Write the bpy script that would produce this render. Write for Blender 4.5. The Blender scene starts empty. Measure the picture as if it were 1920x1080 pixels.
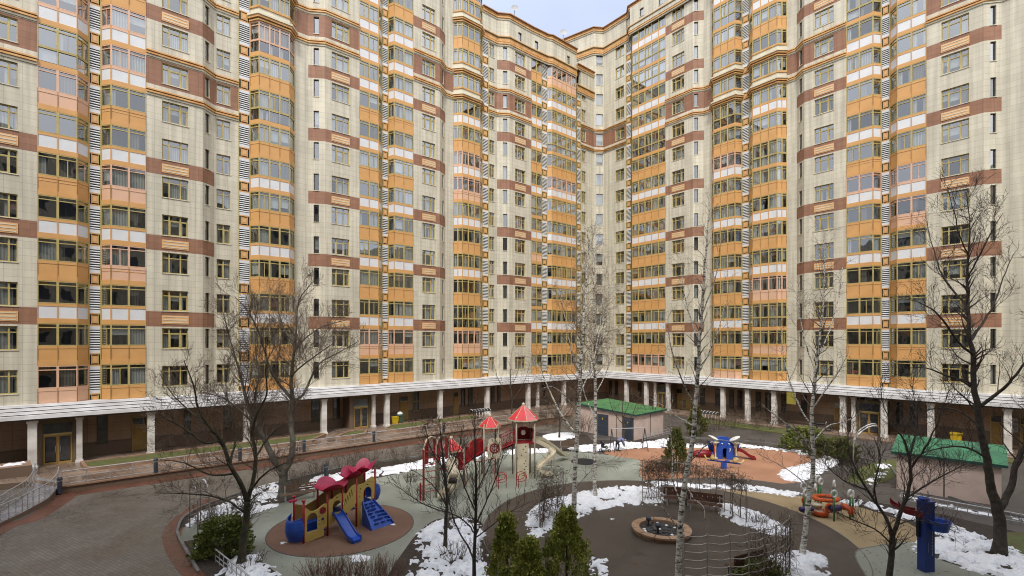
import bpy, math, random
from mathutils import Vector, Matrix, noise
C = bpy.context.scene.collection
R = math.radians
F = 906.67           # focal length in photo pixels (17 mm on 36 mm, 1920 px wide)
CAMZ = 10.0
HZ = 640.0
def G(px, py, z=0.0):
    d = F*(CAMZ-z)/(py-HZ)
    return Vector(((px-960)/F*d, d, z))
def D(px, py, d):
    return Vector(((px-960)/F*d, d, CAMZ-(py-HZ)*d/F))
# ---------------------------------------------------------------- materials
MATS = {}
def newmat(name):
    m = bpy.data.materials.new(name); m.use_nodes = True
    MATS[name] = m
    return m, m.node_tree.nodes, m.node_tree.links, m.node_tree.nodes['Principled BSDF']
def mat(name, col, rough=.6, col2=None, scale=3., detail=5, bump=0., bscale=None, spec=.4, metal=0., lo=.35, hi=.65, rvar=0.):
    m, n, l, p = newmat(name)
    p.inputs['Roughness'].default_value = rough
    p.inputs['Metallic'].default_value = metal
    p.inputs['Specular IOR Level'].default_value = spec
    p.inputs['Base Color'].default_value = (*col, 1)
    if col2 is None: col2 = tuple(c*.82 for c in col)
    tc = n.new('ShaderNodeTexCoord')
    nz = n.new('ShaderNodeTexNoise'); nz.inputs['Scale'].default_value = scale; nz.inputs['Detail'].default_value = detail
    l.new(tc.outputs['Object'], nz.inputs['Vector'])
    cr = n.new('ShaderNodeValToRGB'); cr.color_ramp.elements[0].position = lo; cr.color_ramp.elements[1].position = hi
    cr.color_ramp.elements[0].color = (*col2, 1); cr.color_ramp.elements[1].color = (*col, 1)
    l.new(nz.outputs['Fac'], cr.inputs['Fac']); l.new(cr.outputs['Color'], p.inputs['Base Color'])
    if rvar:
        mr = n.new('ShaderNodeMapRange'); mr.inputs['To Min'].default_value = rough-rvar; mr.inputs['To Max'].default_value = rough+rvar
        mr.inputs['From Min'].default_value = .35; mr.inputs['From Max'].default_value = .65
        l.new(nz.outputs['Fac'], mr.inputs['Value']); l.new(mr.outputs['Result'], p.inputs['Roughness'])
    if bump:
        n2 = n.new('ShaderNodeTexNoise'); n2.inputs['Scale'].default_value = bscale or scale*6; n2.inputs['Detail'].default_value = 4
        l.new(tc.outputs['Object'], n2.inputs['Vector'])
        b = n.new('ShaderNodeBump'); b.inputs['Strength'].default_value = bump; b.inputs['Distance'].default_value = .05
        l.new(n2.outputs['Fac'], b.inputs['Height']); l.new(b.outputs['Normal'], p.inputs['Normal'])
    return m
def tiled(name, col, col2, joint, bw, rh, mortar, rough=.6, coord='UV', offset=0., stain=.12, sscale=.35, rot=0., rvar=0., bump=.15, spec=.4, streak=0.):
    m, n, l, p = newmat(name)
    p.inputs['Roughness'].default_value = rough; p.inputs['Specular IOR Level'].default_value = spec
    tc = n.new('ShaderNodeTexCoord')
    src = tc.outputs[coord]
    mp = n.new('ShaderNodeMapping'); mp.inputs['Rotation'].default_value = (0, 0, rot); l.new(src, mp.inputs['Vector'])
    br = n.new('ShaderNodeTexBrick'); br.offset = offset; br.squash = 1
    br.inputs['Color1'].default_value = (*col, 1); br.inputs['Color2'].default_value = (*col2, 1); br.inputs['Mortar'].default_value = (*joint, 1)
    br.inputs['Scale'].default_value = 1; br.inputs['Mortar Size'].default_value = mortar; br.inputs['Mortar Smooth'].default_value = .1
    br.inputs['Brick Width'].default_value = bw; br.inputs['Row Height'].default_value = rh
    l.new(mp.outputs['Vector'], br.inputs['Vector'])
    nz = n.new('ShaderNodeTexNoise'); nz.inputs['Scale'].default_value = sscale; nz.inputs['Detail'].default_value = 6; nz.inputs['Roughness'].default_value = .65
    l.new(src, nz.inputs['Vector'])
    mr = n.new('ShaderNodeMapRange'); mr.inputs['From Min'].default_value = .3; mr.inputs['From Max'].default_value = .7
    mr.inputs['To Min'].default_value = 1-stain*2; mr.inputs['To Max'].default_value = 1+stain*.4
    l.new(nz.outputs['Fac'], mr.inputs['Value'])
    mx = n.new('ShaderNodeVectorMath'); mx.operation = 'SCALE'
    l.new(br.outputs['Color'], mx.inputs[0]); l.new(mr.outputs['Result'], mx.inputs['Scale'])
    last = mx.outputs['Vector']
    if streak:   # rain streaks running down the cladding and odd tiles of another batch
        mp2 = n.new('ShaderNodeMapping'); mp2.inputs['Scale'].default_value = (1.6, .07, 1); l.new(src, mp2.inputs['Vector'])
        n2 = n.new('ShaderNodeTexNoise'); n2.inputs['Scale'].default_value = 1.5; n2.inputs['Detail'].default_value = 5; l.new(mp2.outputs[0], n2.inputs['Vector'])
        r2 = n.new('ShaderNodeMapRange'); r2.inputs['From Min'].default_value = .38; r2.inputs['From Max'].default_value = .62; r2.inputs['To Min'].default_value = 1-streak; r2.inputs['To Max'].default_value = 1.02
        l.new(n2.outputs['Fac'], r2.inputs['Value']); m3 = n.new('ShaderNodeVectorMath'); m3.operation = 'SCALE'; l.new(last, m3.inputs[0]); l.new(r2.outputs['Result'], m3.inputs['Scale']); last = m3.outputs['Vector']
    l.new(last, p.inputs['Base Color'])
    if rvar:
        m2 = n.new('ShaderNodeMapRange'); m2.inputs['From Min'].default_value = .38; m2.inputs['From Max'].default_value = .62
        m2.inputs['To Min'].default_value = max(.08, rough-rvar); m2.inputs['To Max'].default_value = min(1, rough+rvar)
        l.new(nz.outputs['Fac'], m2.inputs['Value']); l.new(m2.outputs['Result'], p.inputs['Roughness'])
    if bump:
        b = n.new('ShaderNodeBump'); b.inputs['Strength'].default_value = bump; b.inputs['Distance'].default_value = .02; b.invert = True
        l.new(br.outputs['Fac'], b.inputs['Height']); l.new(b.outputs['Normal'], p.inputs['Normal'])
    return m
tiled('cream', (.655, .61, .485), (.605, .56, .44), (.43, .395, .30), 1.0, .55, .012, stain=.06, streak=.20)
tiled('brick', (.325, .165, .10), (.285, .142, .084), (.18, .09, .06), .9, .5, .011, stain=.07, streak=.14)
tiled('granite', (.43, .29, .20), (.38, .25, .17), (.2, .14, .1), 1.1, .75, .012, rough=.45, stain=.15)
tiled('pavers', (.195, .170, .142), (.148, .128, .108), (.07, .062, .053), .30, .15, .010, rough=.40, coord='Object', offset=.5, stain=.2, sscale=.3, rot=.5, rvar=.2)
tiled('redpavers', (.20, .085, .055), (.16, .068, .045), (.07, .035, .03), .24, .12, .006, rough=.42, coord='Object', offset=.5, stain=.25, sscale=.5, rot=.3, rvar=.2)
tiled('terrace', (.31, .225, .17), (.25, .18, .135), (.12, .08, .06), .6, .6, .012, rough=.32, coord='Object', stain=.3, sscale=.4, rot=R(40), rvar=.18)
mat('orange', (.63, .35, .132), .5, (.56, .30, .108), scale=.6, spec=.35)
mat('orange_lt', (.70, .41, .19), .5, (.63, .36, .155), scale=.6)
mat('brickd', (.36, .19, .10), .6)
mat('seam', (.43, .25, .08), .5)
mat('wetgrey', (.30, .29, .30), .25, (.2, .19, .2), scale=.7, detail=8, rvar=.12)
mat('pink', (.70, .44, .30), .5, (.63, .39, .26), scale=.6)
mat('white_panel', (.70, .71, .72), .4, (.60, .61, .62), scale=.5)
mat('trim', (.66, .61, .47), .6, (.56, .51, .38), scale=1.2)
mat('ochre', (.62, .37, .15), .6, (.5, .24, .075), scale=1.2)
mat('stonewhite', (.76, .74, .70), .5, (.5, .46, .42), scale=1.1, detail=8, lo=.3, hi=.6)
mat('canopy', (.80, .80, .81), .45, (.62, .61, .61), scale=.8, detail=8)
mat('frame_y', (.47, .385, .15), .45, (.39, .31, .115), scale=1)
mat('frame_d', (.16, .125, .045), .5, (.1, .08, .03), scale=1)
mat('frame_w', (.66, .6, .52), .45)
mat('frame_b', (.07, .06, .045), .4)
mat('black', (.012, .012, .012), .5)
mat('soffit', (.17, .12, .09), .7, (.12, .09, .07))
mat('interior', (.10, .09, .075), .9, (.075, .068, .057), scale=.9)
mat('roofing', (.12, .12, .12), .8)
def curtain(name, col, col2):
    m, n, l, p = newmat(name)
    p.inputs['Roughness'].default_value = .9
    tc = n.new('ShaderNodeTexCoord'); w = n.new('ShaderNodeTexWave'); w.bands_direction = 'X'
    w.inputs['Scale'].default_value = 2.2; w.inputs['Distortion'].default_value = 1.5; w.inputs['Detail'].default_value = 2
    l.new(tc.outputs['Object'], w.inputs['Vector'])
    cr = n.new('ShaderNodeValToRGB'); cr.color_ramp.elements[0].color = (*col2, 1); cr.color_ramp.elements[1].color = (*col, 1)  # wave bands paint fold shading onto the flat curtain sheets
    l.new(w.outputs['Fac'], cr.inputs['Fac']); l.new(cr.outputs['Color'], p.inputs['Base Color'])
curtain('curtain', (.62, .61, .58), (.34, .33, .31))
curtain('curtain_d', (.22, .18, .14), (.12, .10, .08))
mat('blind', (.66, .66, .65), .8)
mat('blind_r', (.42, .22, .2), .8)
def glassmat(name, tint, refl0, refl1, wob=.006):
    m, n, l, p = newmat(name); n.remove(p)
    out = n['Material Output']
    t = n.new('ShaderNodeBsdfTransparent'); t.inputs['Color'].default_value = (*tint, 1)
    g = n.new('ShaderNodeBsdfGlossy'); g.inputs['Roughness'].default_value = .015; g.inputs['Color'].default_value = (.95, .97, 1, 1)
    oi = n.new('ShaderNodeObjectInfo'); tc = n.new('ShaderNodeTexCoord')
    ad = n.new('ShaderNodeVectorMath'); ad.operation = 'ADD'; l.new(tc.outputs['Object'], ad.inputs[0]); l.new(oi.outputs['Location'], ad.inputs[1])
    nz = n.new('ShaderNodeTexNoise'); nz.inputs['Scale'].default_value = .9; nz.inputs['Detail'].default_value = 1; l.new(ad.outputs['Vector'], nz.inputs['Vector'])
    b = n.new('ShaderNodeBump'); b.inputs['Strength'].default_value = 1; b.inputs['Distance'].default_value = wob; l.new(nz.outputs['Fac'], b.inputs['Height'])
    l.new(b.outputs['Normal'], g.inputs['Normal'])
    lw = n.new('ShaderNodeLayerWeight'); lw.inputs['Blend'].default_value = .5
    mr = n.new('ShaderNodeMapRange'); mr.inputs['To Min'].default_value = refl0; mr.inputs['To Max'].default_value = refl1
    l.new(lw.outputs['Facing'], mr.inputs['Value'])
    mu = n.new('ShaderNodeMath'); mu.operation = 'MULTIPLY'; m5 = n.new('ShaderNodeMapRange'); m5.inputs['To Min'].default_value = .55; m5.inputs['To Max'].default_value = 1.15; l.new(oi.outputs['Random'], m5.inputs['Value'])
    l.new(mr.outputs['Result'], mu.inputs[0]); l.new(m5.outputs['Result'], mu.inputs[1]); mu.use_clamp = True
    mx = n.new('ShaderNodeMixShader'); l.new(mu.outputs[0], mx.inputs['Fac']); l.new(t.outputs[0], mx.inputs[1]); l.new(g.outputs[0], mx.inputs[2])
    l.new(mx.outputs[0], out.inputs['Surface'])
glassmat('glass', (.74, .78, .77), .17, .92)
# ---------------------------------------------------------------- mesh builder
class MB:
    def __init__(s): s.v = []; s.f = []; s.m = []; s.uv = []; s.names = []; s.hasuv = False
    def mi(s, name):
        if name not in s.names: s.names.append(name)
        return s.names.index(name)
    def face(s, pts, m, uv=None):
        i = len(s.v); s.v.extend([tuple(p) for p in pts]); s.f.append(tuple(range(i, i+len(pts)))); s.m.append(s.mi(m))
        s.uv.append(uv); s.hasuv |= uv is not None
    def box(s, x0, x1, y0, y1, z0, z1, m, M=None, faces='all'):
        c = [Vector((x, y, z)) for z in (z0, z1) for y in (y0, y1) for x in (x0, x1)]
        if M is not None: c = [M @ q for q in c]
        i = len(s.v); s.v.extend([tuple(q) for q in c]); k = s.mi(m)
        for f in ((0, 2, 3, 1), (4, 5, 7, 6), (0, 1, 5, 4), (2, 6, 7, 3), (0, 4, 6, 2), (1, 3, 7, 5)):
            s.f.append(tuple(i+j for j in f)); s.m.append(k); s.uv.append(None)
    def tube(s, pts, r, m, n=6, cap=True):
        pts = [Vector(p) for p in pts]
        if not isinstance(r, (list, tuple)): r = [r]*len(pts)
        rings = []; k = s.mi(m); up = None
        for j, p in enumerate(pts):
            d = (pts[min(j+1, len(pts)-1)]-pts[max(j-1, 0)])
            if d.length < 1e-9: d = Vector((0, 0, 1))
            d.normalize()
            if up is None: up = d.orthogonal().normalized()
            up = (up - d*up.dot(d))
            up = up.normalized() if up.length > 1e-6 else d.orthogonal().normalized()
            w = d.cross(up); i = len(s.v)
            for a in range(n):
                t = 2*math.pi*a/n
                s.v.append(tuple(p+(up*math.cos(t)+w*math.sin(t))*r[j]))
            rings.append(i)
        for a, b in zip(rings, rings[1:]):
            for q in range(n):
                s.f.append((a+q, a+(q+1) % n, b+(q+1) % n, b+q)); s.m.append(k); s.uv.append(None)
        if cap:
            s.f.append(tuple(reversed(range(rings[0], rings[0]+n)))); s.m.append(k); s.uv.append(None)
            s.f.append(tuple(range(rings[-1], rings[-1]+n))); s.m.append(k); s.uv.append(None)
    def lathe(s, prof, c, m, n=20):
        k = s.mi(m); c = Vector(c); rings = []
        for r, z in prof:
            rings.append(len(s.v))
            for a in range(n):
                t = 2*math.pi*a/n; s.v.append((c.x+r*math.cos(t), c.y+r*math.sin(t), c.z+z))
        for a, b in zip(rings, rings[1:]):
            for q in range(n):
                s.f.append((a+q, a+(q+1) % n, b+(q+1) % n, b+q)); s.m.append(k); s.uv.append(None)
    def poly(s, pts, z0, z1, m, mside=None):
        """prism over an XY outline"""
        a = sum(p[0]*q[1]-q[0]*p[1] for p, q in zip(pts, pts[1:]+pts[:1]))
        if a < 0: pts = pts[::-1]
        s.face([(p[0], p[1], z1) for p in pts], m)
        for p, q in zip(pts, pts[1:]+pts[:1]):
            s.face([(p[0], p[1], z0), (q[0], q[1], z0), (q[0], q[1], z1), (p[0], p[1], z1)], mside or m)
    def plate(s, out, th, M, m):
        """flat outline (x,z local) given thickness th along local y, through matrix M"""
        a = sum(p[0]*q[1]-q[0]*p[1] for p, q in zip(out, out[1:]+out[:1]))
        if a < 0: out = out[::-1]
        s.face([M @ Vector((p[0], 0, p[1])) for p in out], m)
        s.face([M @ Vector((p[0], th, p[1])) for p in reversed(out)], m)
        for p, q in zip(out, out[1:]+out[:1]):
            s.face([M @ Vector((p[0], 0, p[1])), M @ Vector((p[0], th, p[1])), M @ Vector((q[0], th, q[1])), M @ Vector((q[0], 0, q[1]))], m)
    def mesh(s, name, smooth=False):
        me = bpy.data.meshes.new(name); me.from_pydata(s.v, [], s.f)
        for nm in s.names: me.materials.append(MATS[nm])
        me.polygons.foreach_set('material_index', s.m)
        if s.hasuv:
            u = me.uv_layers.new(name='UVMap'); fl = []
            for f, uv in zip(s.f, s.uv):
                for j in range(len(f)): fl.extend(uv[j] if uv else (0, 0))
            u.data.foreach_set('uv', fl)
        if smooth: me.polygons.foreach_set('use_smooth', [True]*len(s.f))
        me.update(); return me
    def build(s, name, parent=None, loc=None, rz=0., smooth=False, **kw):
        return link(name, s.mesh(name, smooth), parent, loc, rz, **kw)
def link(name, me, parent=None, loc=None, rz=0., **kw):
    o = bpy.data.objects.new(name, me); C.objects.link(o)
    if loc is not None: o.location = loc
    if rz: o.rotation_euler = (0, 0, rz)
    if parent: o.parent = parent
    for k, v in kw.items(): o[k] = v
    return o
def empty(name, loc=(0, 0, 0), rz=0., **kw):
    o = link(name, None, None, loc, rz, **kw); return o
def copy_tree(o, parent=None):
    c = o.copy(); C.objects.link(c); c.parent = parent
    for ch in list(o.children): copy_tree(ch, c)
    return c
def catmull(pts, n=6, closed=True):
    P = [Vector(p) for p in pts]; out = []; N = len(P)
    for i in range(N if closed else N-1):
        if closed: a, b, c, d = P[i-1], P[i], P[(i+1) % N], P[(i+2) % N]
        else: a, b, c, d = P[max(i-1, 0)], P[i], P[i+1], P[min(i+2, N-1)]
        for j in range(n):
            t = j/n
            out.append(.5*((2*b)+(c-a)*t+(2*a-5*b+4*c-d)*t*t+(3*b-a-3*c+d)*t*t*t))
    if not closed: out.append(P[-1])
    return out
# ---------------------------------------------------------------- the L-shaped apartment building
CC = Vector((14.45, 79.4)); UL = Vector((.7685, .6400)); UR = Vector((.6400, -.7685)); NL = UR.copy(); NR = -UL
Z0, FH = 5.2, 3.3
def wp(side, px, p):
    r = (px-960)/F
    if side == 'L': b, u = CC+NL*p, -UL
    else: b, u = CC+NR*p, UR
    a = (r*b.y-b.x)/(u.x-r*u.y)
    return b+u*a
def hit(A, B, px):
    r = (px-960)/F; d = B-A
    return (r*A.y-A.x)/(d.x-r*d.y)*d.length
def outw(d): return Vector((d.y, -d.x))
def V3(p, z): return (p.x, p.y, z)
def offpoly(pts, off):
    res = []
    for i, p in enumerate(pts):
        ns = []
        if i > 0: ns.append(outw((p-pts[i-1]).normalized()))
        if i < len(pts)-1: ns.append(outw((pts[i+1]-p).normalized()))
        n = sum(ns, Vector((0, 0))); n.normalize()
        k = 1/max(.5, n.dot(ns[0])); res.append(p+n*off*k)
    return res
def course(mb, pts, z0, z1, out, m, back=.0):
    a, b = offpoly(pts, -back) if back else pts, offpoly(pts, out)
    for i in range(len(pts)-1):
        mb.face([V3(b[i], z0), V3(b[i+1], z0), V3(b[i+1], z1), V3(b[i], z1)], m)
        mb.face([V3(b[i], z1), V3(b[i+1], z1), V3(a[i+1], z1), V3(a[i], z1)], m)
        mb.face([V3(a[i], z0), V3(a[i+1], z0), V3(b[i+1], z0), V3(b[i], z0)], m)
    for j, s in ((0, 1), (-1, -1)):
        q = [V3(a[j], z0), V3(b[j], z0), V3(b[j], z1), V3(a[j], z1)]
        mb.face(q if s > 0 else q[::-1], m)
def moulding(mb, pts, z):       # orange string course with a pale drip above and below
    course(mb, pts, z-.34, z-.16, .09, 'trim'); course(mb, pts, z-.16, z-.02, .20, 'ochre'); course(mb, pts, z-.02, z+.07, .10, 'frame_d')
    course(mb, pts, z+.07, z+.19, .22, 'ochre')
def bigcornice(mb, pts, z, cap=False):
    course(mb, pts, z-.3, z-.1, .12, 'trim'); course(mb, pts, z-.1, z+.12, .24, 'ochre'); course(mb, pts, z+.12, z+.2, .14, 'frame_d')
    if cap:
        course(mb, pts, z+.2, z+.38, .2, 'ochre'); course(mb, pts, z+.38, z+.5, .42, 'brickd')
    else:
        course(mb, pts, z+.2, z+.75, .2, 'ochre'); course(mb, pts, z+.75, z+.84, .34, 'frame_d'); course(mb, pts, z+.84, z+.98, .3, 'ochre')
def wall(mb, A, B, z0, z1, cols, floors, bands, belt, u0=0.):
    """cols: [(t0,t1,sill,top)], bands: spandrel floors in brick, belt: floor with brick between windows"""
    L = (B-A).length; d = (B-A)/L; inn = -outw(d)
    def P(u, z, y=0.): q = A+d*u+inn*y; return (q.x, q.y, z)
    us = sorted({0., L, *[c[0] for c in cols], *[c[1] for c in cols]})
    zs = {z0, z1}; br = []; op = []
    for k in bands: br.append((Z0+FH*k-.52, Z0+FH*k+.80))
    if belt is not None: br.append((Z0+FH*belt+.55, Z0+FH*belt+2.8))
    for a, b in br: zs |= {a, b}
    for c in cols:
        for k in floors:
            op.append((c[0], c[1], Z0+FH*k+c[2], Z0+FH*k+c[3]))
            zs |= {Z0+FH*k+c[2], Z0+FH*k+c[3]}
    zs = sorted(z for z in zs if z0 <= z <= z1)
    for i in range(len(us)-1):
        ua, ub = us[i], us[i+1]; um = (ua+ub)/2
        inop = sorted([(o[2], o[3]) for o in op if o[0] < um < o[1]])
        for j in range(len(zs)-1):
            za, zb = zs[j], zs[j+1]; zm = (za+zb)/2
            if any(a < zm < b for a, b in inop): continue
            m = 'brick' if any(a < zm < b for a, b in br) else 'cream'
            mb.face([P(ua, za), P(ub, za), P(ub, zb), P(ua, zb)], m, [(u0+ua, za), (u0+ub, za), (u0+ub, zb), (u0+ua, zb)])
    for (a, b, za, zb) in op:
        y = .24
        for q in ([P(a, za), P(a, za, y), P(a, zb, y), P(a, zb)], [P(b, za, y), P(b, za), P(b, zb), P(b, zb, y)],
                  [P(a, za), P(b, za), P(b, za, y), P(a, za, y)], [P(a, zb, y), P(b, zb, y), P(b, zb), P(a, zb)]):
            mb.face(q, 'trim')
CACHE = {}
def glassbox(mb, x0, x1, z0, z1, y, rng, M, light=.45):
    """a pane with what hangs behind it"""
    T = lambda x, yy, z: tuple(M @ Vector((x, yy, z)))
    mb.face([T(x0, y, z0), T(x1, y, z0), T(x1, y, z1), T(x0, y, z1)], 'glass')
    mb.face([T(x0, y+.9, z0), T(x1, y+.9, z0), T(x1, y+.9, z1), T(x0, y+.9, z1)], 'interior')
    w = x1-x0; h = z1-z0; q = rng.random(); yc = y+.14
    def sheet(a, b, c, d, m): mb.face([T(a, yc, c), T(b, yc, c), T(b, yc, d), T(a, yc, d)], m)
    if q < light*.45: sheet(x0, x1, z0, z1, 'curtain')
    elif q < light*.8:
        f = rng.uniform(.2, .45); sheet(x0, x0+w*f, z0, z1, 'curtain')
        if rng.random() < .6: sheet(x1-w*rng.uniform(.15, .4), x1, z0, z1, 'curtain')
    elif q < light: sheet(x0, x1, z1-h*rng.uniform(.3, .95), z1, 'blind' if rng.random() < .85 else 'blind_r')
    elif q < light+.2: sheet(x0, x0+w*rng.uniform(.2, 1.), z0, z1, 'curtain_d')
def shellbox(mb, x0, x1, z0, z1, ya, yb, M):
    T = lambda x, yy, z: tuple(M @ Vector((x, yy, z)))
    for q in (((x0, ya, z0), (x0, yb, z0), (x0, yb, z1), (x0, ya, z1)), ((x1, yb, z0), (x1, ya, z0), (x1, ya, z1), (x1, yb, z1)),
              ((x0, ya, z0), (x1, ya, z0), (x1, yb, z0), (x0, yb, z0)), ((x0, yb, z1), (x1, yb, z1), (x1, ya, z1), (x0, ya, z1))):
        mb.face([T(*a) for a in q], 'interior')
def window_meshes(w, h, style, fm, var):
    key = ('w', round(w, 2), h, style, fm, var)
    if key in CACHE: return CACHE[key]
    rng = random.Random(str(key)); g = MB(); f = MB(); I = Matrix.Identity(4); t = .07 if style != 'narrow' else .05
    y0, y1 = .14, .22
    f.box(0, w, y0, y1, 0, t, fm); f.box(0, w, y0, y1, h-t, h, fm); f.box(0, t, y0, y1, t, h-t, fm); f.box(w-t, w, y0, y1, t, h-t, fm)
    f.box(-.05, w+.05, -.06, y0, -.06, -.004, 'trim')
    if style == 'triple': ms = [.27*w, .70*w]
    elif style == 'double': ms = [.5*w]
    else: ms = []
    for mx in ms: f.box(mx-.055, mx+.055, y0-.01, y1, t, h-t, fm)
    tr = h*.74 if style != 'narrow' else None
    edges = [t]+[q for mx in ms for q in (mx-.055, mx+.055)]+[w-t]
    light = rng.choice((.35, .6, .95))
    for i in range(0, len(edges), 2):
        a, b = edges[i], edges[i+1]
        if tr: f.box(a, b, y0, y1, tr-.04, tr+.04, fm)
        glassbox(g, a, b, t, (tr-.04) if tr else h-t, .20, rng, I, light)
        if tr: glassbox(g, a, b, tr+.04, h-t, .20, rng, I, light*.5)
        if style != 'narrow' and tr and rng.random() < .35: # open-able sash, white
            c = 'frame_w' if rng.random() < .2 else fm
            f.box(a, a+.05, y0+.01, y1-.01, t, tr-.04, c); f.box(b-.05, b, y0+.01, y1-.01, t, tr-.04, c)
            f.box(a+.05, b-.05, y0+.01, y1-.01, t, t+.05, c); f.box(a+.05, b-.05, y0+.01, y1-.01, tr-.09, tr-.04, c)
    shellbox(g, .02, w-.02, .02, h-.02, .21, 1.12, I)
    CACHE[key] = (g.mesh('window'), f.mesh('window_frame')); return CACHE[key]
def balcony_meshes(key, pts, panes, code, fmt, var):
    k = ('b', key, code, fmt, var)
    if k in CACHE: return CACHE[k]
    rng = random.Random(str(k)); g = MB(); f = MB()
    fm = {'Y': 'frame_y', 'P': 'pink'}[fmt]
    pm = {'O': 'orange', 'W': 'white_panel', 'P': 'pink', 'G': 'glass', 'c': 'cream', 'Q': 'orange_lt'}[code]
    slab = 'orange' if code != 'c' else 'cream'
    course(g, pts, -.40, 0.0, .03, slab, back=.4)
    if code == 'c':
        course(g, pts, .002, 1.12, .0, 'trim', back=.3)
    light = rng.choice((.2, .4, .6, 1.0))
    for i, n in enumerate(panes):
        A, B = pts[i], pts[i+1]; L = (B-A).length; d = (B-A)/L
        M = Matrix.Translation((A.x, A.y, 0)) @ Matrix.Rotation(math.atan2(d.y, d.x), 4, 'Z')
        top, gl0 = 2.9, 1.15
        w = L/n
        for e in range(n+1):
            x = e*w; hw = .075 if 0 < e < n else .06
            a, b = max(0, x-hw), min(L, x+hw)
            f.box(a, b, -.025, .09, gl0, top, fm, M)
            if code == 'O' or (code == 'P'): f.box(max(0, x-.02), min(L, x+.02), -.034, .05, -.38, gl0, 'seam', M)
            elif code != 'c': f.box(max(0, x-.045), min(L, x+.045), -.02, .05, .0, gl0, fm if code == 'G' else 'orange', M)
        if code != 'c': f.box(0, L, -.012, .10, .93 if code != 'G' else 1.05, gl0, 'pink' if fmt == 'P' else ('orange' if code != 'G' else fm), M)
        f.box(0, L, -.018, .10, gl0, gl0+.07, fm, M)
        f.box(0, L, -.018, .10, top-.08, top, fm, M)
        f.box(0, L, -.010, .08, top-.36, top-.29, fm, M)
        for e in range(n):
            a, b = e*w+.06, (e+1)*w-.06
            glassbox(g, a, b, gl0+.07, top-.36, .05, rng, M, light)
            glassbox(g, a, b, top-.29, top-.08, .05, rng, M, .1)
            if rng.random() < .22: x = (a+b)/2; f.box(x-.03, x+.03, -.0, .05, gl0+.07, top-.36, fm, M)
            if code == 'G': glassbox(g, a, b, .06, 1.0, .05, rng, M, light)
            elif code != 'c':
                T = lambda x, yy, z: tuple(M @ Vector((x, yy, z)))
                g.face([T(e*w, .02, 0), T((e+1)*w, .02, 0), T((e+1)*w, .02, .95), T(e*w, .02, .95)], pm)
                if code in 'PO' and var == 1: f.box(a, b, -.005, .02, .70, .74, 'orange_lt' if code == 'O' else 'orange', M)
        T = lambda x, yy, z: tuple(M @ Vector((x, yy, z)))
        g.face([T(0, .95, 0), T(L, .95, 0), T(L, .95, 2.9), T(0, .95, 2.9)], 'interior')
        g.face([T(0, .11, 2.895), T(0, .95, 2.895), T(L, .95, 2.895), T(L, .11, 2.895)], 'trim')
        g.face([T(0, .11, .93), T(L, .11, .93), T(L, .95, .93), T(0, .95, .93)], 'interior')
    if code == 'c':
        course(f, pts, -.34, -.2, .16, 'ochre'); course(f, pts, -.2, -.1, .12, 'frame_d'); course(f, pts, -.1, .12, .28, 'ochre'); course(f, pts, .12, .3, .38, 'trim')
        course(f, pts, .95, 1.12, .1, 'ochre')
    CACHE[k] = (g.mesh('balcony'), f.mesh('balcony_frame')); return CACHE[k]
def grille_meshes(w):
    k = ('g', round(w, 2))
    if k in CACHE: return CACHE[k]
    g = MB()
    g.box(0, w, .10, .14, -.55, 2.75, 'black')
    g.box(0, .07, -.02, .10, -.55, 2.75, 'frame_y'); g.box(w-.07, w, -.02, .10, -.55, 2.75, 'frame_y')
    g.box(.071, w-.071, 0, .1, -.55, -.42, 'orange'); g.box(.071, w-.071, 0, .1, .42, .52, 'orange')
    g.box(.071, w-.071, .0, .1, .521, .80, 'white_panel'); g.box(.071, w-.071, 0, .1, 2.46, 2.75, 'white_panel')
    s = min(.50, w-.42)/2; c = w/2
    g.box(c-s, c+s, -.01, .1, -.31, .31, 'orange')
    g.box(c-s*.55, c+s*.55, -.025, -.011, -.17, .17, 'orange_lt')
    for e in (c-s-.05, c+s): g.box(e, e+.05, -.02, .1, -.38, .38, 'frame_y')
    for i in range(8):
        z = .88+i*.2
        M = Matrix.Translation((0, .03, z)) @ Matrix.Rotation(R(-22), 4, 'X')
        g.box(.075, w-.075, -.03, .05, 0, .085, 'white_panel', M)
    CACHE[k] = g.mesh('ventilation_grille'); return CACHE[k]

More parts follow.
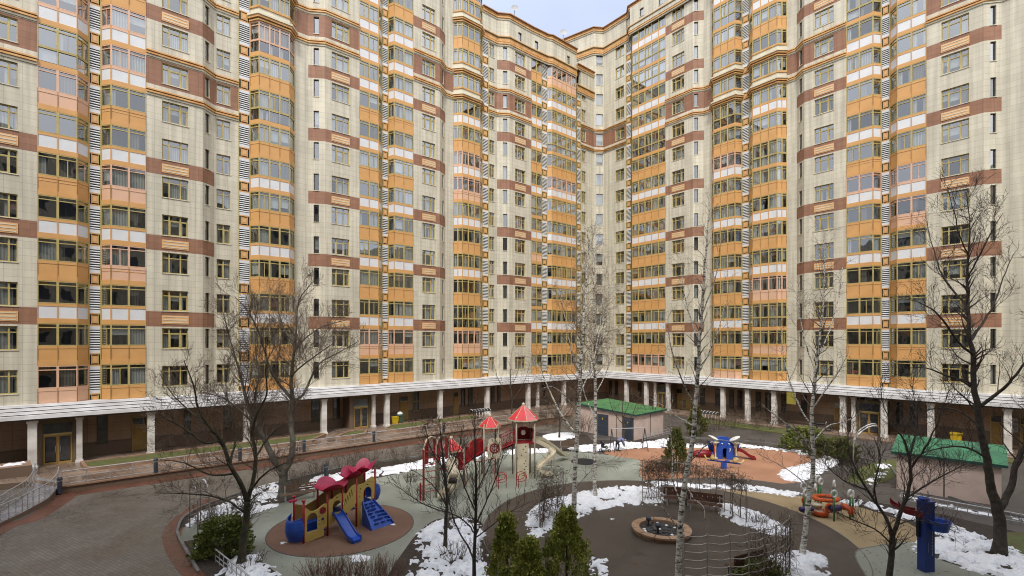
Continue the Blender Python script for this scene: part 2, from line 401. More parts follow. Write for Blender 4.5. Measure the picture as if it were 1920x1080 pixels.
LEFT = [  # kind, px0,p0, px1,p1, extra
 ('wall', -150, 0, 70, 0, [(-25, 33, 'triple'), (-110, -52, 'triple')]),
 ('bay', 'A', [(70, 0), (145, 0), (166, -.8)], [2, 1], 'POWOWOWPGWWOW'),
 ('gril', 166, -.8, 190, -.8),
 ('bay', 'B', [(190, -.8), (208, 0), (274, 0)], [1, 2], 'OOWPWPWOWWOWW'),
 ('wall', 274, 0, 380, 0, [(304, 353, 'triple')]),
 ('wall', 380, 0, 402, -.9, [(385, 393, 'narrow')]),
 ('wall', 402, -.9, 447, -.9, [(406, 432, 'double')], 'rec'),
 ('gril', 447, -.9, 469, -.9),
 ('bay', 'C', [(469, -.9), (486, 0), (543, 0), (552, -.9)], [1, 3, 1], 'OOWOWOWOGOGcc'),
 ('wall', 552, -.9, 578, -.9, [], 'rec'),
 ('wall', 578, -.9, 610, 0, [(588, 598, 'narrow')]),
 ('wall', 610, 0, 674, 0, [(622, 655, 'triple')]),
 ('bay', 'D', [(674, 0), (710, 0), (716, -.8)], [2, 1], 'OPWOWOWOWOWWWW'),
 ('gril', 716, -.8, 728, -.8),
 ('bay', 'E', [(728, -.8), (739, 0), (775, 0)], [1, 2], 'OPWOWOWOWOWWWO'),
 ('wall', 775, 0, 825, 0, [(792, 816, 'triple')]),
 ('wall', 825, 0, 835, -.9, [(829.5, 832, 'narrow')]),
 ('wall', 835, -.9, 850, -.9, [], 'rec'),
 ('bay', 'F', [(850, -.9), (867, 0), (900, 0), (904, -.9)], [2, 3, 1], 'OPGOWOWPWOWccOcG'),
 ('gril', 904, -.9, 916, -.9),
 ('wall', 916, -.9, 932, -.9, [(917.5, 927, 'double')], 'rec'),
 ('wall', 932, -.9, 955, 0, [(943, 951, 'narrow')]),
 ('wall', 955, 0, 996, 0, [(966, 985, 'triple')]),
 ('bay', 'G', [(996, 0), (1016, 0)], [2], 'OOWGWPWGWOWWWO'),
 ('gril', 1016, -.05, 1026, -.05),
 ('bay', 'H', [(1026, -.05), (1035, .5), (1080, .5)], [1, 5], 'OOWOWOWOWOGWWP'),
 ('gril', 1081, -.9, 1089, -.9),
 ('wall', 1089, -.9, 1113, -.9, [(1090.5, 1098.5, 'double')], 'corner'),
]
RIGHT = [
 ('wall', 1132, -.9, 1174, -.9, [(1154, 1170, 'double')], 'corner'),
 ('gril', 1174, -.9, 1184, -.9),
 ('bay', 'I', [(1185, 0), (1248, 0)], [5], 'POWOWOWOWOGWWGGW'),
 ('wall', 1248, 0, 1300, 0, [(1260, 1283, 'triple')]),
 ('wall', 1300, 0, 1320, -.9, [(1301.5, 1309, 'narrow')]),
 ('wall', 1320, -.9, 1335, -.9, [], 'rec'),
 ('bay', 'J', [(1335, -.9), (1338, 0), (1378, 0), (1391, -.9)], [1, 3, 1], 'POWOWOWOWOGccOGW'),
 ('gril', 1391, -.9, 1405, -.9),
 ('bay', 'K', [(1405, -.9), (1411, 0), (1457, 0), (1475, -.9)], [1, 3, 2], 'OPGPWOWOGOWccOWG'),
 ('wall', 1475, -.9, 1494, -.9, [], 'rec'),
 ('wall', 1494, -.9, 1508, 0, [(1498.5, 1503.5, 'narrow')]),
 ('wall', 1508, 0, 1587, 0, [(1527, 1563, 'triple')]),
 ('bay', 'L', [(1587, 0), (1637, 0), (1652, -.8)], [2, 1], 'OOWOWOWOWOWWGW'),
 ('gril', 1652, -.8, 1669, -.8),
 ('bay', 'M', [(1669, -.8), (1682, 0), (1737, 0)], [1, 2], 'OOWOWPWOWOWWWO'),
 ('wall', 1737, 0, 1845, 0, [(1765, 1817, 'triple')]),
 ('wall', 1845, 0, 1878, -.9, [(1857, 1868, 'narrow')]),
 ('wall', 1878, -.9, 2100, -.9, [], 'rec'),
]
PINKF = {('A', 0), ('A', 7), ('A', 9), ('B', 9), ('B', 8), ('B', 5), ('B', 3), ('D', 1), ('E', 1), ('F', 1), ('F', 7), ('F', 8), ('I', 0), ('M', 6), ('M', 5), ('H', 8), ('J', 8), ('K', 3), ('L', 6), ('C', 10), ('H', 13)}
TOPZ = 61.7
def depth_top(P): # highest z the photograph shows at this plan point, one storey spare
    return CAMZ+HZ*P.y/F+3.5
def build_wing(side, plan, root):
    wl = MB(); trim = MB(); wins = []; bals = []; grs = []; u = 0
    allpts = []; runs = []; run = []; rl = rlp = False
    for it in plan:
        low = side == 'L' and (it[1] if it[0] != 'bay' else it[2][0][0]) >= 904
        nfl = 14 if low else 16
        zt = (51.3 if low else 57.4)
        if it[0] == 'wall':
            _, x0, p0, x1, p1, ws = it[:6]; tag = it[6] if len(it) > 6 else ''
            A, B = wp(side, x0, p0), wp(side, x1, p1); d = (B-A).normalized(); ang = math.atan2(d.y, d.x)
            leftpart = side == 'L' and x1 <= 447
            belt = 8 if leftpart else 11
            if tag in ('rec', 'corner'): bands = []
            else: bands = [k for k in ((2, 4, 6, 10, 13, 15) if leftpart else (2, 4, 6, 8, 10, 13, 15)) if k < nfl]
            cols = []
            for (a, b, st) in ws:
                ta, tb = hit(A, B, a), hit(A, B, b)
                if st == 'narrow': tb = max(tb, ta+.45)
                cols.append((ta, tb, .86, 2.65, st))
            vis = [k for k in range(nfl) if Z0+FH*k < depth_top((A+B)/2)]
            wall(wl, A, B, Z0-.1, (51.3 if low and tag != 'corner' else (54.2 if low else TOPZ)), [c[:4] for c in cols], vis, bands, belt, u); u += (B-A).length
            for c in cols:
                for k in vis:
                    var = random.Random(f'{side}{c[0]:.2f}{k}').randrange(5)
                    q = A+d*c[0]; fm = 'frame_y' if c[4] != 'narrow' else 'frame_b'
                    wins.append((q, Z0+FH*k+c[2], ang, c[1]-c[0], c[3]-c[2], c[4], fm, var))
                    if c[4] == 'triple' and k in bands:
                        M = Matrix.Translation((q.x, q.y, Z0+FH*k)) @ Matrix.Rotation(ang, 4, 'Z'); w = c[1]-c[0]
                        trim.box(-.03, w+.03, -.05, -.002, -.30, .46, 'orange_lt', M)
                        trim.box(.08, w-.08, -.075, -.051, -.20, -.14, 'trim', M); trim.box(.08, w-.08, -.075, -.051, .30, .36, 'trim', M)
                        trim.box(.08, w-.08, -.075, -.051, .03, .12, 'trim', M)
            if run and (run[-1]-A).length < .05: run.append(B)
            else:
                if run: runs.append((list(run), rl, rlp))
                run[:] = [A, B]
            rl, rlp = low, leftpart
            allpts += [(A, low), (B, low)]
        else:
            if run: runs.append((list(run), rl, rlp)); run[:] = []
            if it[0] == 'bay':
                _, nm, vs, panes, codes = it
                pts = [wp(side, x, p) for x, p in vs]; org = pts[0]; loc = [q-org for q in pts]
                for k, c in enumerate(codes[:nfl]):
                    if Z0+FH*k > depth_top(org): break
                    var = random.Random(f'{nm}{k}').randrange(3)
                    bals.append((org, Z0+FH*k, nm, loc, panes, c, 'P' if (nm, k) in PINKF else 'Y', var))
                ztop = Z0+FH*min(len(codes), nfl)-.4
                topw = 51.3 if low else TOPZ
                for A, B in zip(pts, pts[1:]):
                    wall(wl, A, B, ztop, topw, [], [], [], None, u); u += (B-A).length
                allpts += [(q, low) for q in pts]
                # blind return walls beside the bay
                for q, s in ((pts[0], -1), (pts[-1], 1)):
                    e = q-(NL if side == 'L' else NR)*1.0
                    f_ = [V3(q, Z0-.1), V3(e, Z0-.1), V3(e, topw), V3(q, topw)]
                    wl.face(f_, 'trim')
            else:
                _, x0, p0, x1, p1 = it
                A, B = wp(side, x0, p0), wp(side, x1, p1); d = (B-A).normalized()
                for k in range(nfl):
                    if Z0+FH*k > depth_top(A): break
                    grs.append((A, Z0+FH*k, math.atan2(d.y, d.x), (B-A).length))
                A2, B2 = A-outw(d)*.15, B-outw(d)*.15
                wall(wl, A2, B2, Z0-.1, 51.3 if low else TOPZ, [], [], [], None, u)
                for q in (A, B):
                    e = q-outw(d)*.5
                    wl.face([V3(q, Z0-.1), V3(e, Z0-.1), V3(e, 55.2 if low else TOPZ), V3(q, 55.2 if low else TOPZ)], 'trim')
                allpts += [(A, low), (B, low)]
    if run: runs.append((list(run), rl, rlp))
    for pts, low, lp in runs:
        for k in ((8, 9, 11) if lp else (11, 12)): moulding(trim, pts, Z0+FH*k-.08)
    return wl, trim, wins, bals, grs, allpts
def dedupe(pts):
    out = []
    for p in pts:
        if not out or (out[-1]-p).length > .05: out.append(p)
    return out
def emit(root, wins, bals, grs):
    cam = Vector((0, 0))
    def sz(q, z, area): return area/((q.x**2+q.y**2+(z-10)**2))
    def inframe(q, z):
        d = q.y; return abs(q.x/d*F) < 975 and HZ-(z-CAMZ)/d*F > -30
    ws = sorted(wins, key=lambda w: (not inframe(w[0], w[1]), -sz(w[0], w[1], w[3]*w[4])))
    rest_g, rest_f = MB(), MB()
    def add(mb, me, Mx):
        i = len(mb.v); mb.v.extend([tuple(Mx @ v.co) for v in me.vertices])
        idx = [mb.mi(m.name) for m in me.materials]
        for p in me.polygons:
            mb.f.append(tuple(i+j for j in p.vertices)); mb.m.append(idx[p.material_index]); mb.uv.append(None)
    for i, (q, z, ang, w, h, st, fm, var) in enumerate(ws):
        g, f = window_meshes(w, h, st, fm, var)
        if i < 100:
            o = link('window', g, root, (q.x, q.y, z), ang); link('window_frame', f, o)
        else:
            Mx = Matrix.Translation((q.x, q.y, z)) @ Matrix.Rotation(ang, 4, 'Z'); add(rest_g, g, Mx); add(rest_g, f, Mx)
    if rest_g.v: rest_g.build('windows', root, kind='stuff')
    bs = sorted(bals, key=lambda b: (not inframe(b[0], b[1]), -sz(b[0], b[1], sum((q-p).length for p, q in zip(b[3], b[3][1:])))))
    rb = MB()
    for i, (q, z, nm, loc, panes, c, fmt, var) in enumerate(bs):
        g, f = balcony_meshes(nm, loc, panes, c, fmt, var)
        if i < 100:
            o = link('balcony', g, root, (q.x, q.y, z)); link('balcony_frame', f, o)
        else:
            Mx = Matrix.Translation((q.x, q.y, z)); add(rb, g, Mx); add(rb, f, Mx)
    if rb.v: rb.build('balconies', root, kind='stuff')
    for (q, z, ang, w) in grs:
        link('ventilation_grille', grille_meshes(w), root, (q.x, q.y, z), ang)

WL = empty('apartment_building', (0, 0, 0), label='left wing of the cream and orange apartment building, its roof lower near the corner', category='building')
WR = empty('apartment_building', (0, 0, 0), label='right wing of the cream and orange apartment building, standing behind both green-roofed sheds', category='building')
wl, trim, wins, bals, grs, ptsL = build_wing('L', LEFT, WL)
# left wing: roofs and cornices
pL = dedupe([p for p, low in ptsL if not low]); pLow = dedupe([p for p, low in ptsL if low])
iC = max(i for i, p in enumerate(pLow) if (p-wp('L', 1080, .5)).length < .4)
low_main, low_cor = pLow[:iC+1], pLow[iC+1:]
def simp(pts, keep): return [pts[i] for i in keep]
lowline = [wp('L', 904, -.9), wp('L', 932, -.9), wp('L', 955, 0), wp('L', 996, 0), wp('L', 1026, .2), wp('L', 1035, .5), wp('L', 1080.5, .5)]
corline = [wp('L', 1081, -.9), wp('L', 1113, -.9)]
tall = MB()
bigcornice(trim, lowline, 51.15); bigcornice(trim, lowline, 54.75, True)
bigcornice(trim, corline, 50.0); bigcornice(trim, corline, 53.75, True)
# attic face of the lower part, straight, with small square windows
att = []
u = 0
for A, B in zip(lowline, lowline[1:]):
    cols = []
    d = (B-A).normalized(); ang = math.atan2(d.y, d.x)
    for px in (975, 1006, 1038, 1066):
        t = hit(A, B, px)
        if .4 < t < (B-A).length-.4: cols.append((t-.32, t+.32, .0, 1.25))
    mbw = MB()
    A2, B2 = A+outw(d)*.02, B+outw(d)*.02
    save = (Z0, FH)
    Z0, FH = 52.35, 100
    wall(wl, A2, B2, 51.2, 55.0, [c[:4] for c in cols], [0], [], None, u)
    Z0, FH = save
    for c in cols:
        q = A2+d*c[0]; wins.append((q, 52.35, ang, c[1]-c[0], 1.25, 'narrow', 'frame_b', 0))
    u += (B-A).length
def roof(mb, line, z, side, dep=16):
    n = NL if side == 'L' else NR
    back = [line[-1]-n*dep, line[0]-n*dep]
    mb.face([V3(p, z) for p in line+back], 'roofing')
    for a, b in ((line[-1], back[0]), (back[0], back[1]), (back[1], line[0])):
        L = (b-a).length
        mb.face([V3(a, 4.6), V3(b, 4.6), V3(b, z), V3(a, z)], 'cream', [(0, 0), (L, 0), (L, z), (0, z)])
roof(wl, lowline, 55.15, 'L'); roof(wl, [corline[0], corline[1]], 54.15, 'L')
tallL = [wp('L', -150, 0), wp('L', 380, 0), wp('L', 402, -.9), wp('L', 469, -.9), wp('L', 486, 0), wp('L', 543, 0), wp('L', 552, -.9), wp('L', 578, -.9), wp('L', 610, 0), wp('L', 825, 0), wp('L', 835, -.9), wp('L', 850, -.9), wp('L', 867, 0), wp('L', 900, 0), wp('L', 904, -.9)]
bigcornice(trim, tallL, 57.5); bigcornice(trim, tallL, 61.2, True); roof(wl, tallL, 61.6, 'L')
wl.build('facade_wall', WL); trim.build('cornice', WL)
emit(WL, wins, bals, grs)
# small corner piece and the right wing
wl, trim, wins, bals, grs, ptsR = build_wing('R', RIGHT, WR)
A, B = wp('L', 1113, -.9), wp('R', 1132, -.9)
d = (B-A).normalized(); ang = math.atan2(d.y, d.x)
ta, tb = hit(A, B, 1118), hit(A, B, 1130.5)
vis = list(range(16))
wall(wl, A, B, Z0-.1, TOPZ, [(ta, tb, .86, 2.75)], vis, [], 11, 0)
for k in vis:
    q = A+d*ta; wins.append((q, Z0+FH*k+.86, ang, tb-ta, 1.89, 'triple' if False else 'narrow', 'frame_w', k % 5))
fl = [A, B]
moulding(trim, [wp('L', 1089, -.9), A, B, wp('R', 1174, -.9)], Z0+FH*11-.08+.012); moulding(trim, [wp('L', 1089, -.9), A, B, wp('R', 1174, -.9)], Z0+FH*12-.08+.012)
S = A-NL*9.0-UL*2.5
talr = [S, A, B, wp('R', 1174, -.9), wp('R', 1179, -.9), wp('R', 1181, .2), wp('R', 1300, .2), wp('R', 1320, -.9), wp('R', 1335, -.9), wp('R', 1338, 0), wp('R', 1378, 0), wp('R', 1391, -.9), wp('R', 1405, -.9), wp('R', 1411, 0), wp('R', 1457, 0), wp('R', 1475, -.9), wp('R', 1494, -.9), wp('R', 1508, 0), wp('R', 1845, 0), wp('R', 1878, -.9), wp('R', 2100, -.9)]
bigcornice(trim, talr, 57.5); bigcornice(trim, talr, 61.2, True); roof(wl, talr[1:], 61.6, 'R')
L = (A-S).length
wl.face([V3(S, 45), V3(A, 45), V3(A, TOPZ), V3(S, TOPZ)], 'cream', [(0, 45), (L, 45), (L, TOPZ), (0, TOPZ)])
# projecting attic over bay I
aI = [wp('R', 1181, .45), wp('R', 1300, .45)]
Lq = (aI[1]-aI[0]).length; dq = (aI[1]-aI[0]).normalized()
save = (Z0, FH); Z0, FH = 58.9, 100
cq = [(hit(aI[0], aI[1], px)-.35, hit(aI[0], aI[1], px)+.35, 0, 1.2) for px in (1203, 1239)]
wall(wl, aI[0], aI[1], 57.7, 61.2, cq, [0], [], None, 0)
Z0, FH = save
for c in cq:
    q = aI[0]+dq*c[0]; wins.append((q, 58.9, math.atan2(dq.y, dq.x), .7, 1.2, 'narrow', 'frame_b', 1))
wl.build('facade_wall', WR); trim.build('cornice', WR)
emit(WR, wins, bals, grs)
# ---------------------------------------------------------------- arcade under the building
mat('glassdark', (.05, .055, .055), .08, (.03, .03, .03), spec=.9)
mat('door_ochre', (.40, .25, .08), .5, (.32, .2, .06), scale=.8)
mat('steel', (.46, .46, .47), .35, metal=.3)
mat('bollard', (.045, .055, .075), .5)
TZ = .4
def lpt(side, px, p): return wp(side, px, p)
cnL = [wp('L', -150, 0), wp('L', 1088, 0)]; cnR = [wp('R', 1136, 0), wp('R', 2100, 0)]
def arc_line(p): return [wp('L', -150, p), wp('L', 1086, p), wp('R', 1136, p), wp('R', 2100, p)]
base = [wp('L', -150, -.9), wp('L', 1112, -.9), wp('R', 1133, -.9), wp('R', 2100, -.9)]
for root, half in ((WL, 0), (WR, 1)):
    m = MB()
    pts = [base[0], base[1], (base[1]+base[2])/2] if half == 0 else [(base[1]+base[2])/2, base[2], base[3]]
    for (z0, z1, o) in ((5.02, 5.2, 1.35), (4.78, 4.96, 1.62), (4.54, 4.72, 1.90), (4.20, 4.48, 2.2)):
        course(m, pts, z0, z1, o, 'canopy', back=.5)
        course(m, pts, z0-.03, z0-.001, o-.10, 'frame_b', back=.5)
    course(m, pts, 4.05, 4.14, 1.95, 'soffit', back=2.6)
    m.build('canopy', root)
    m = MB()
    q = offpoly(pts, -1.3)
    u = 0
    for a, b in zip(q, q[1:]):
        L = (b-a).length
        m.face([V3(a, 0), V3(b, 0), V3(b, 4.6), V3(a, 4.6)], 'granite', [(u, 0), (u+L, 0), (u+L, 4.6), (u, 4.6)]); u += L
    course(m, q, TZ, TZ+1.0, .04, 'granite'); course(m, q, TZ+1.0, TZ+1.07, .06, 'soffit')
    m.build('arcade_wall', root)
wallline = offpoly(base, -1.3)
def aw(side, px, off=0.):
    a, b = (wallline[0], wallline[1]) if side == 'L' else (wallline[2], wallline[3])
    t = hit(a, b, px); d = (b-a).normalized(); return a+d*t+outw(d)*off
def column(root, side, px, p=.55, w=.5, z0=TZ, name='column'):
    q = wp(side, px, p); ang = math.atan2(*( (UL.y, UL.x) if side == 'L' else (UR.y, UR.x)))
    m = MB(); h = w/2
    m.box(-h, h, -h, h, 0.18, 4.05-z0-.22, 'stonewhite'); m.box(-h-.06, h+.06, -h-.06, h+.06, 0, .178, 'stonewhite'); m.box(-h-.07, h+.07, -h-.07, h+.07, 4.05-z0-.218, 4.05-z0, 'stonewhite')
    m.build(name, root, (q.x, q.y, z0), ang)
for px in (61, 283, 462, 607, 725, 825, 913, 990, 1057): column(WL, 'L', px)
for px in (1175, 1212, 1253, 1356, 1402, 1452, 1581, 1658, 1746, 1890): column(WR, 'R', px, z0=.15)
for side, root, px, p in (('L', WL, 149, .1), ('L', WL, 700, .1), ('R', WR, 1229, .1), ('R', WR, 1601, .1), ('L', WL, 1008, .1)): column(root, side, px, p, .36, TZ if side == 'L' else .15, 'pilaster')
def ground_door(root, side, x0, x1, z0, kind):
    a, b = aw(side, x0, .05), aw(side, x1, .05); d = b-a; w = d.length; d.normalize(); ang = math.atan2(d.y, d.x)
    m = MB(); I = Matrix.Identity(4)
    if kind == 'door':
        m.box(0, w, -.02, .04, 0, 2.9, 'frame_y'); m.box(.07, w-.07, -.05, -.021, .03, 2.2, 'door_ochre'); m.box(.07, w-.07, -.04, -.021, 2.28, 2.85, 'glassdark')
        m.box(.2, w-.2, -.06, -.051, .25, .95, 'door_ochre'); m.box(.2, w-.2, -.06, -.051, 1.15, 2.0, 'door_ochre')
        o = m.build('door', root, (a.x, a.y, z0), ang)
        h = MB(); h.tube([(w-.2, -.06, 1.0), (w-.2, -.12, 1.0), (w-.35, -.12, 1.0)], .015, 'steel'); h.build('handle', o)
    else:
        m.box(0, w, -.02, .04, .95, 3.35, 'frame_y' if kind == 'winy' else 'frame_b'); m.box(.06, w-.06, -.03, -.021, 1.0, 2.1, 'glassdark'); m.box(.06, w-.06, -.03, -.021, 2.2, 3.3, 'glassdark')
        m.box(-.05, w+.05, -.09, -.0, .86, .94, 'soffit')
        m.build('ground_floor_window', root, (a.x, a.y, z0), ang)
for x0, x1, k in ((182, 202, 'win'), (247, 276, 'door'), (345, 358, 'win'), (420, 434, 'win'), (584, 599, 'win'), (624, 637, 'win'), (749, 765, 'door'), (773, 786, 'winy'), (850, 859, 'door'), (865, 872, 'win'), (878, 886, 'win'), (921, 927, 'win'), (932, 938, 'win'), (1017, 1023, 'win'), (1034, 1042, 'door')):
    ground_door(WL, 'L', x0, x1, TZ, k)
for x0, x1, k in ((1142, 1148, 'win'), (1153, 1159, 'win'), (1196, 1203, 'win'), (1268, 1280, 'door'), (1287, 1296, 'door'), (1313, 1322, 'win'), (1341, 1352, 'win'), (1367, 1376, 'win'), (1383, 1392, 'win'), (1417, 1427, 'win'), (1435, 1445, 'win'), (1465, 1474, 'win'), (1502, 1513, 'win'), (1564, 1575, 'door'), (1680, 1693, 'win'), (1706, 1720, 'win'), (1857, 1879, 'door'), (1912, 1934, 'door')):
    ground_door(WR, 'R', x0, x1, .15, k)
def entrance(root, side, x0, x1, z0):
    a, b = wp(side, x0, -.15), wp(side, x1, -.15); d = b-a; w = d.length; d.normalize(); ang = math.atan2(d.y, d.x)
    v = MB(); M = Matrix.Translation((a.x, a.y, z0)) @ Matrix.Rotation(ang, 4, 'Z')
    v.box(-.45, 0, .0, 1.9, 0, 3.6, 'granite', M); v.box(w, w+.45, .0, 1.9, 0, 3.6, 'granite', M); v.box(-.001, w+.001, .01, 1.9, 3.3, 3.6, 'granite', M); v.box(.2, w-.2, -.05, .009, 3.32, 3.56, 'frame_d', M)
    v.build('entrance_porch', root)
    m = MB(); t = .1
    m.box(0, w, .05, .15, 3.2, 3.3, 'frame_d'); m.box(0, t, .05, .15, 0, 3.2, 'frame_d'); m.box(w-t, w, .05, .15, 0, 3.2, 'frame_d'); m.box(t, w-t, .05, .15, 2.25, 2.4, 'frame_y')
    m.box(t, w-t, .09, .1, 2.4, 3.2, 'glassdark')
    o = m.build('entrance_door', root, (a.x, a.y, z0), ang)
    for xa, xb, hx in ((t, w/2-.01, w/2-.14), (w/2+.01, w-t, w/2+.14)):
        n_ = MB(); n_.box(xa, xb, .04, .12, 0, .16, 'door_ochre'); n_.box(xa, xb, .04, .12, 2.14, 2.24, 'door_ochre'); n_.box(xa, xa+.08, .04, .12, .16, 2.14, 'door_ochre'); n_.box(xb-.08, xb, .04, .12, .16, 2.14, 'door_ochre')
        n_.box(xa+.11, xb-.11, .07, .08, .22, 2.1, 'glassdark'); n_.tube([(hx, .03, .9), (hx, -.02, .95), (hx, -.02, 1.35), (hx, .03, 1.4)], .015, 'steel'); n_.build('door_leaf', o)
entrance(WL, 'L', 78, 138, TZ); entrance(WL, 'L', 663, 692, TZ); entrance(WR, 'R', 1233, 1250, .15); entrance(WR, 'R', 1609, 1650, .15)
# ---------------------------------------------------------------- ground
mat('asphalt', (.095, .084, .075), .45, (.062, .055, .05), scale=.35, detail=8, bump=.35, bscale=40, rvar=.18)
mat('rubber_dark', (.082, .063, .049), .5, (.052, .041, .032), scale=.6, detail=8, bump=.3, bscale=60, rvar=.1)
mat('rubber_green', (.31, .33, .275), .5, (.165, .178, .148), scale=.33, detail=9, bump=.3, bscale=60, rvar=.2, lo=.3, hi=.7)
mat('rubber_brown', (.19, .105, .07), .7, (.15, .083, .056), scale=.6, detail=8, bump=.3, bscale=60)
mat('rubber_terra', (.41, .21, .125), .65, (.33, .165, .095), scale=.5, detail=8, bump=.3, bscale=60)
mat('rubber_beige', (.36, .27, .15), .7, (.27, .20, .11), scale=.5, detail=8, bump=.3, bscale=60)
mat('kerb', (.19, .185, .17), .7, (.12, .115, .105), scale=2)
mat('stonebrown', (.33, .21, .14), .5, (.24, .15, .10), scale=1.5, detail=8)
mat('soil', (.055, .042, .032), .9, (.035, .027, .02), scale=3, bump=.8, bscale=14)
mat('grass', (.10, .135, .032), .8, (.10, .085, .035), scale=1.5, detail=8, bump=.8, bscale=30)
def snowmat():
    m = mat('snow', (.82, .84, .88), .55, (.66, .67, .70), scale=6, detail=8, bump=.9, bscale=9, lo=.25, hi=.5)
snowmat()
g = MB(); g.face([(-500, -500, 0), (500, -500, 0), (500, 900, 0), (-500, 900, 0)], 'pavers'); g.build('ground', kind='structure')
def flat(name, pts, z, m, smooth=5, closed=True, px=True):
    P = [G(x, y) for x, y in pts] if px else [Vector((x, y, 0)) for x, y in pts]
    if smooth: P = catmull(P, smooth)
    b = MB(); b.face([(p.x, p.y, z) for p in P], m)
    me = b.mesh(name)
    import bmesh
    bm = bmesh.new(); bm.from_mesh(me); bmesh.ops.triangulate(bm, faces=bm.faces[:])
    bm.normal_update()
    for f in bm.faces:
        if f.normal.z < 0: f.normal_flip()
    bm.to_mesh(me); bm.free()
    link(name, me, kind='structure'); return P
def ribbon(name, P, w, z0, z1, m, kind='structure', **kw):
    """kerb-like strip along a line of points"""
    P = [Vector((p[0], p[1])) for p in P]; b = MB(); a = offpoly(P, w/2); c = offpoly(P, -w/2)
    for i in range(len(P)-1):
        for q in (([V3(a[i], z0), V3(a[i+1], z0), V3(a[i+1], z1), V3(a[i], z1)]), [V3(c[i+1], z0), V3(c[i], z0), V3(c[i], z1), V3(c[i+1], z1)], [V3(a[i], z1), V3(a[i+1], z1), V3(c[i+1], z1), V3(c[i], z1)]):
            b.face(q, m)
    for i in (0, -1): b.face([V3(a[i], z0), V3(c[i], z0), V3(c[i], z1), V3(a[i], z1)], m)
    if kind: kw['kind'] = kind
    return b.build(name, **kw)
# right-hand asphalt road and paths
flat('asphalt_road', [(1085, 800), (1140, 768), (1190, 764), (1500, 790), (1700, 832), (1920, 870), (2100, 900), (2300, 1100), (1900, 1300), (1700, 1100), (1500, 1000), (1300, 880), (1100, 830)], .004, 'asphalt', 0)
redP = catmull([G(*q) for q in [(-160, 1100), (0, 993), (60, 973), (112, 941), (135, 923), (170, 916)]], 6, False)
ribbon('red_paving', redP, 1.0, 0, .008, 'redpavers')
ribbon('red_paving', catmull([G(*q) for q in [(395, 935), (360, 958), (330, 985), (325, 1010), (345, 1050), (380, 1085), (450, 1130)]], 6, False), .9, 0, .008, 'redpavers')
a = [wp('L', x, 9.0) for x in (120, 1050)]
ribbon('red_paving', a, 1.2, 0, .012, 'redpavers')
ribbon('red_paving', [wp('L', x, 15.2) for x in (560, 980)], .5, 0, .010, 'redpavers')
green = [(341, 1000), (352, 985), (400, 975), (468, 962), (516, 948), (560, 925), (620, 912), (702, 898), (790, 879), (860, 868), (900, 860), (945, 848), (1000, 846), (1060, 846), (1113, 851), (1180, 857), (1215, 866), (1215, 900), (1110, 915), (1020, 932), (950, 975), (925, 1020), (915, 1090), (740, 1120), (525, 1110), (500, 1062), (466, 1036), (466, 1017), (385, 1009), (344, 1017)]
flat('rubber_surface', green, .016, 'rubber_green', 3)
flat('rubber_surface', [(1130, 848), (1180, 842), (1300, 839), (1400, 841), (1500, 847), (1540, 858), (1540, 880), (1500, 905), (1410, 906), (1300, 903), (1205, 900), (1200, 864), (1160, 857)], .020, 'rubber_terra', 3)
flat('rubber_surface', [(1330, 918), (1402, 922), (1503, 931), (1570, 940), (1647, 962), (1720, 985), (1735, 1000), (1725, 1020), (1690, 1030), (1650, 1040), (1600, 1045), (1520, 1010), (1402, 960)], .020, 'rubber_beige', 3)
FC = G(1240, 999.5); FC.z = 0
# the dark ring path round the fountain
b = MB(); N = 72
ring = []
for i in range(N):
    t = 2*math.pi*i/N; r = 9.05 + .25*math.cos(2*t)
    ring.append((FC.x-.05+r*math.cos(t), FC.y+.5+r*1.02*math.sin(t)))
flat('rubber_path', ring, .028, 'rubber_dark', 0, px=False)
RB = [Vector(q) for q in ring]
ribbon('path_edge', (RB+[RB[0]])[::-1], .05, .0, .033, 'kerb')
flat('rubber_path', [(1190, 905), (1300, 896), (1410, 900), (1490, 906), (1540, 870), (1600, 880), (1660, 915), (1800, 955), (1920, 985), (2050, 1010), (2050, 1040), (1880, 1003), (1750, 965), (1640, 942), (1560, 932), (1440, 922), (1250, 914)], .024, 'asphalt', 3)
bc = G(637.5, 990); rr = 3.72
brown = [(bc.x+.12+rr*math.cos(2*math.pi*i/48), bc.y+.1+rr*.98*math.sin(2*math.pi*i/48)) for i in range(48)]
flat('rubber_surface', brown, .024, 'rubber_brown', 0, px=False)
BB = [Vector(q) for q in brown]; ribbon('path_edge', (BB+[BB[0]])[::-1], .06, 0, .030, 'asphalt')
gp = flat('rubber_surface', [(1604, 1037), (1650, 1024), (1705, 1017), (1730, 1025), (1755, 1048), (1830, 1072), (1900, 1100), (1850, 1180), (1700, 1180), (1630, 1090)], .032, 'rubber_green', 4)
ribbon('path_edge', [p for p in gp[-8:]+gp[:6]][::-1], .06, 0, .04, 'kerb')
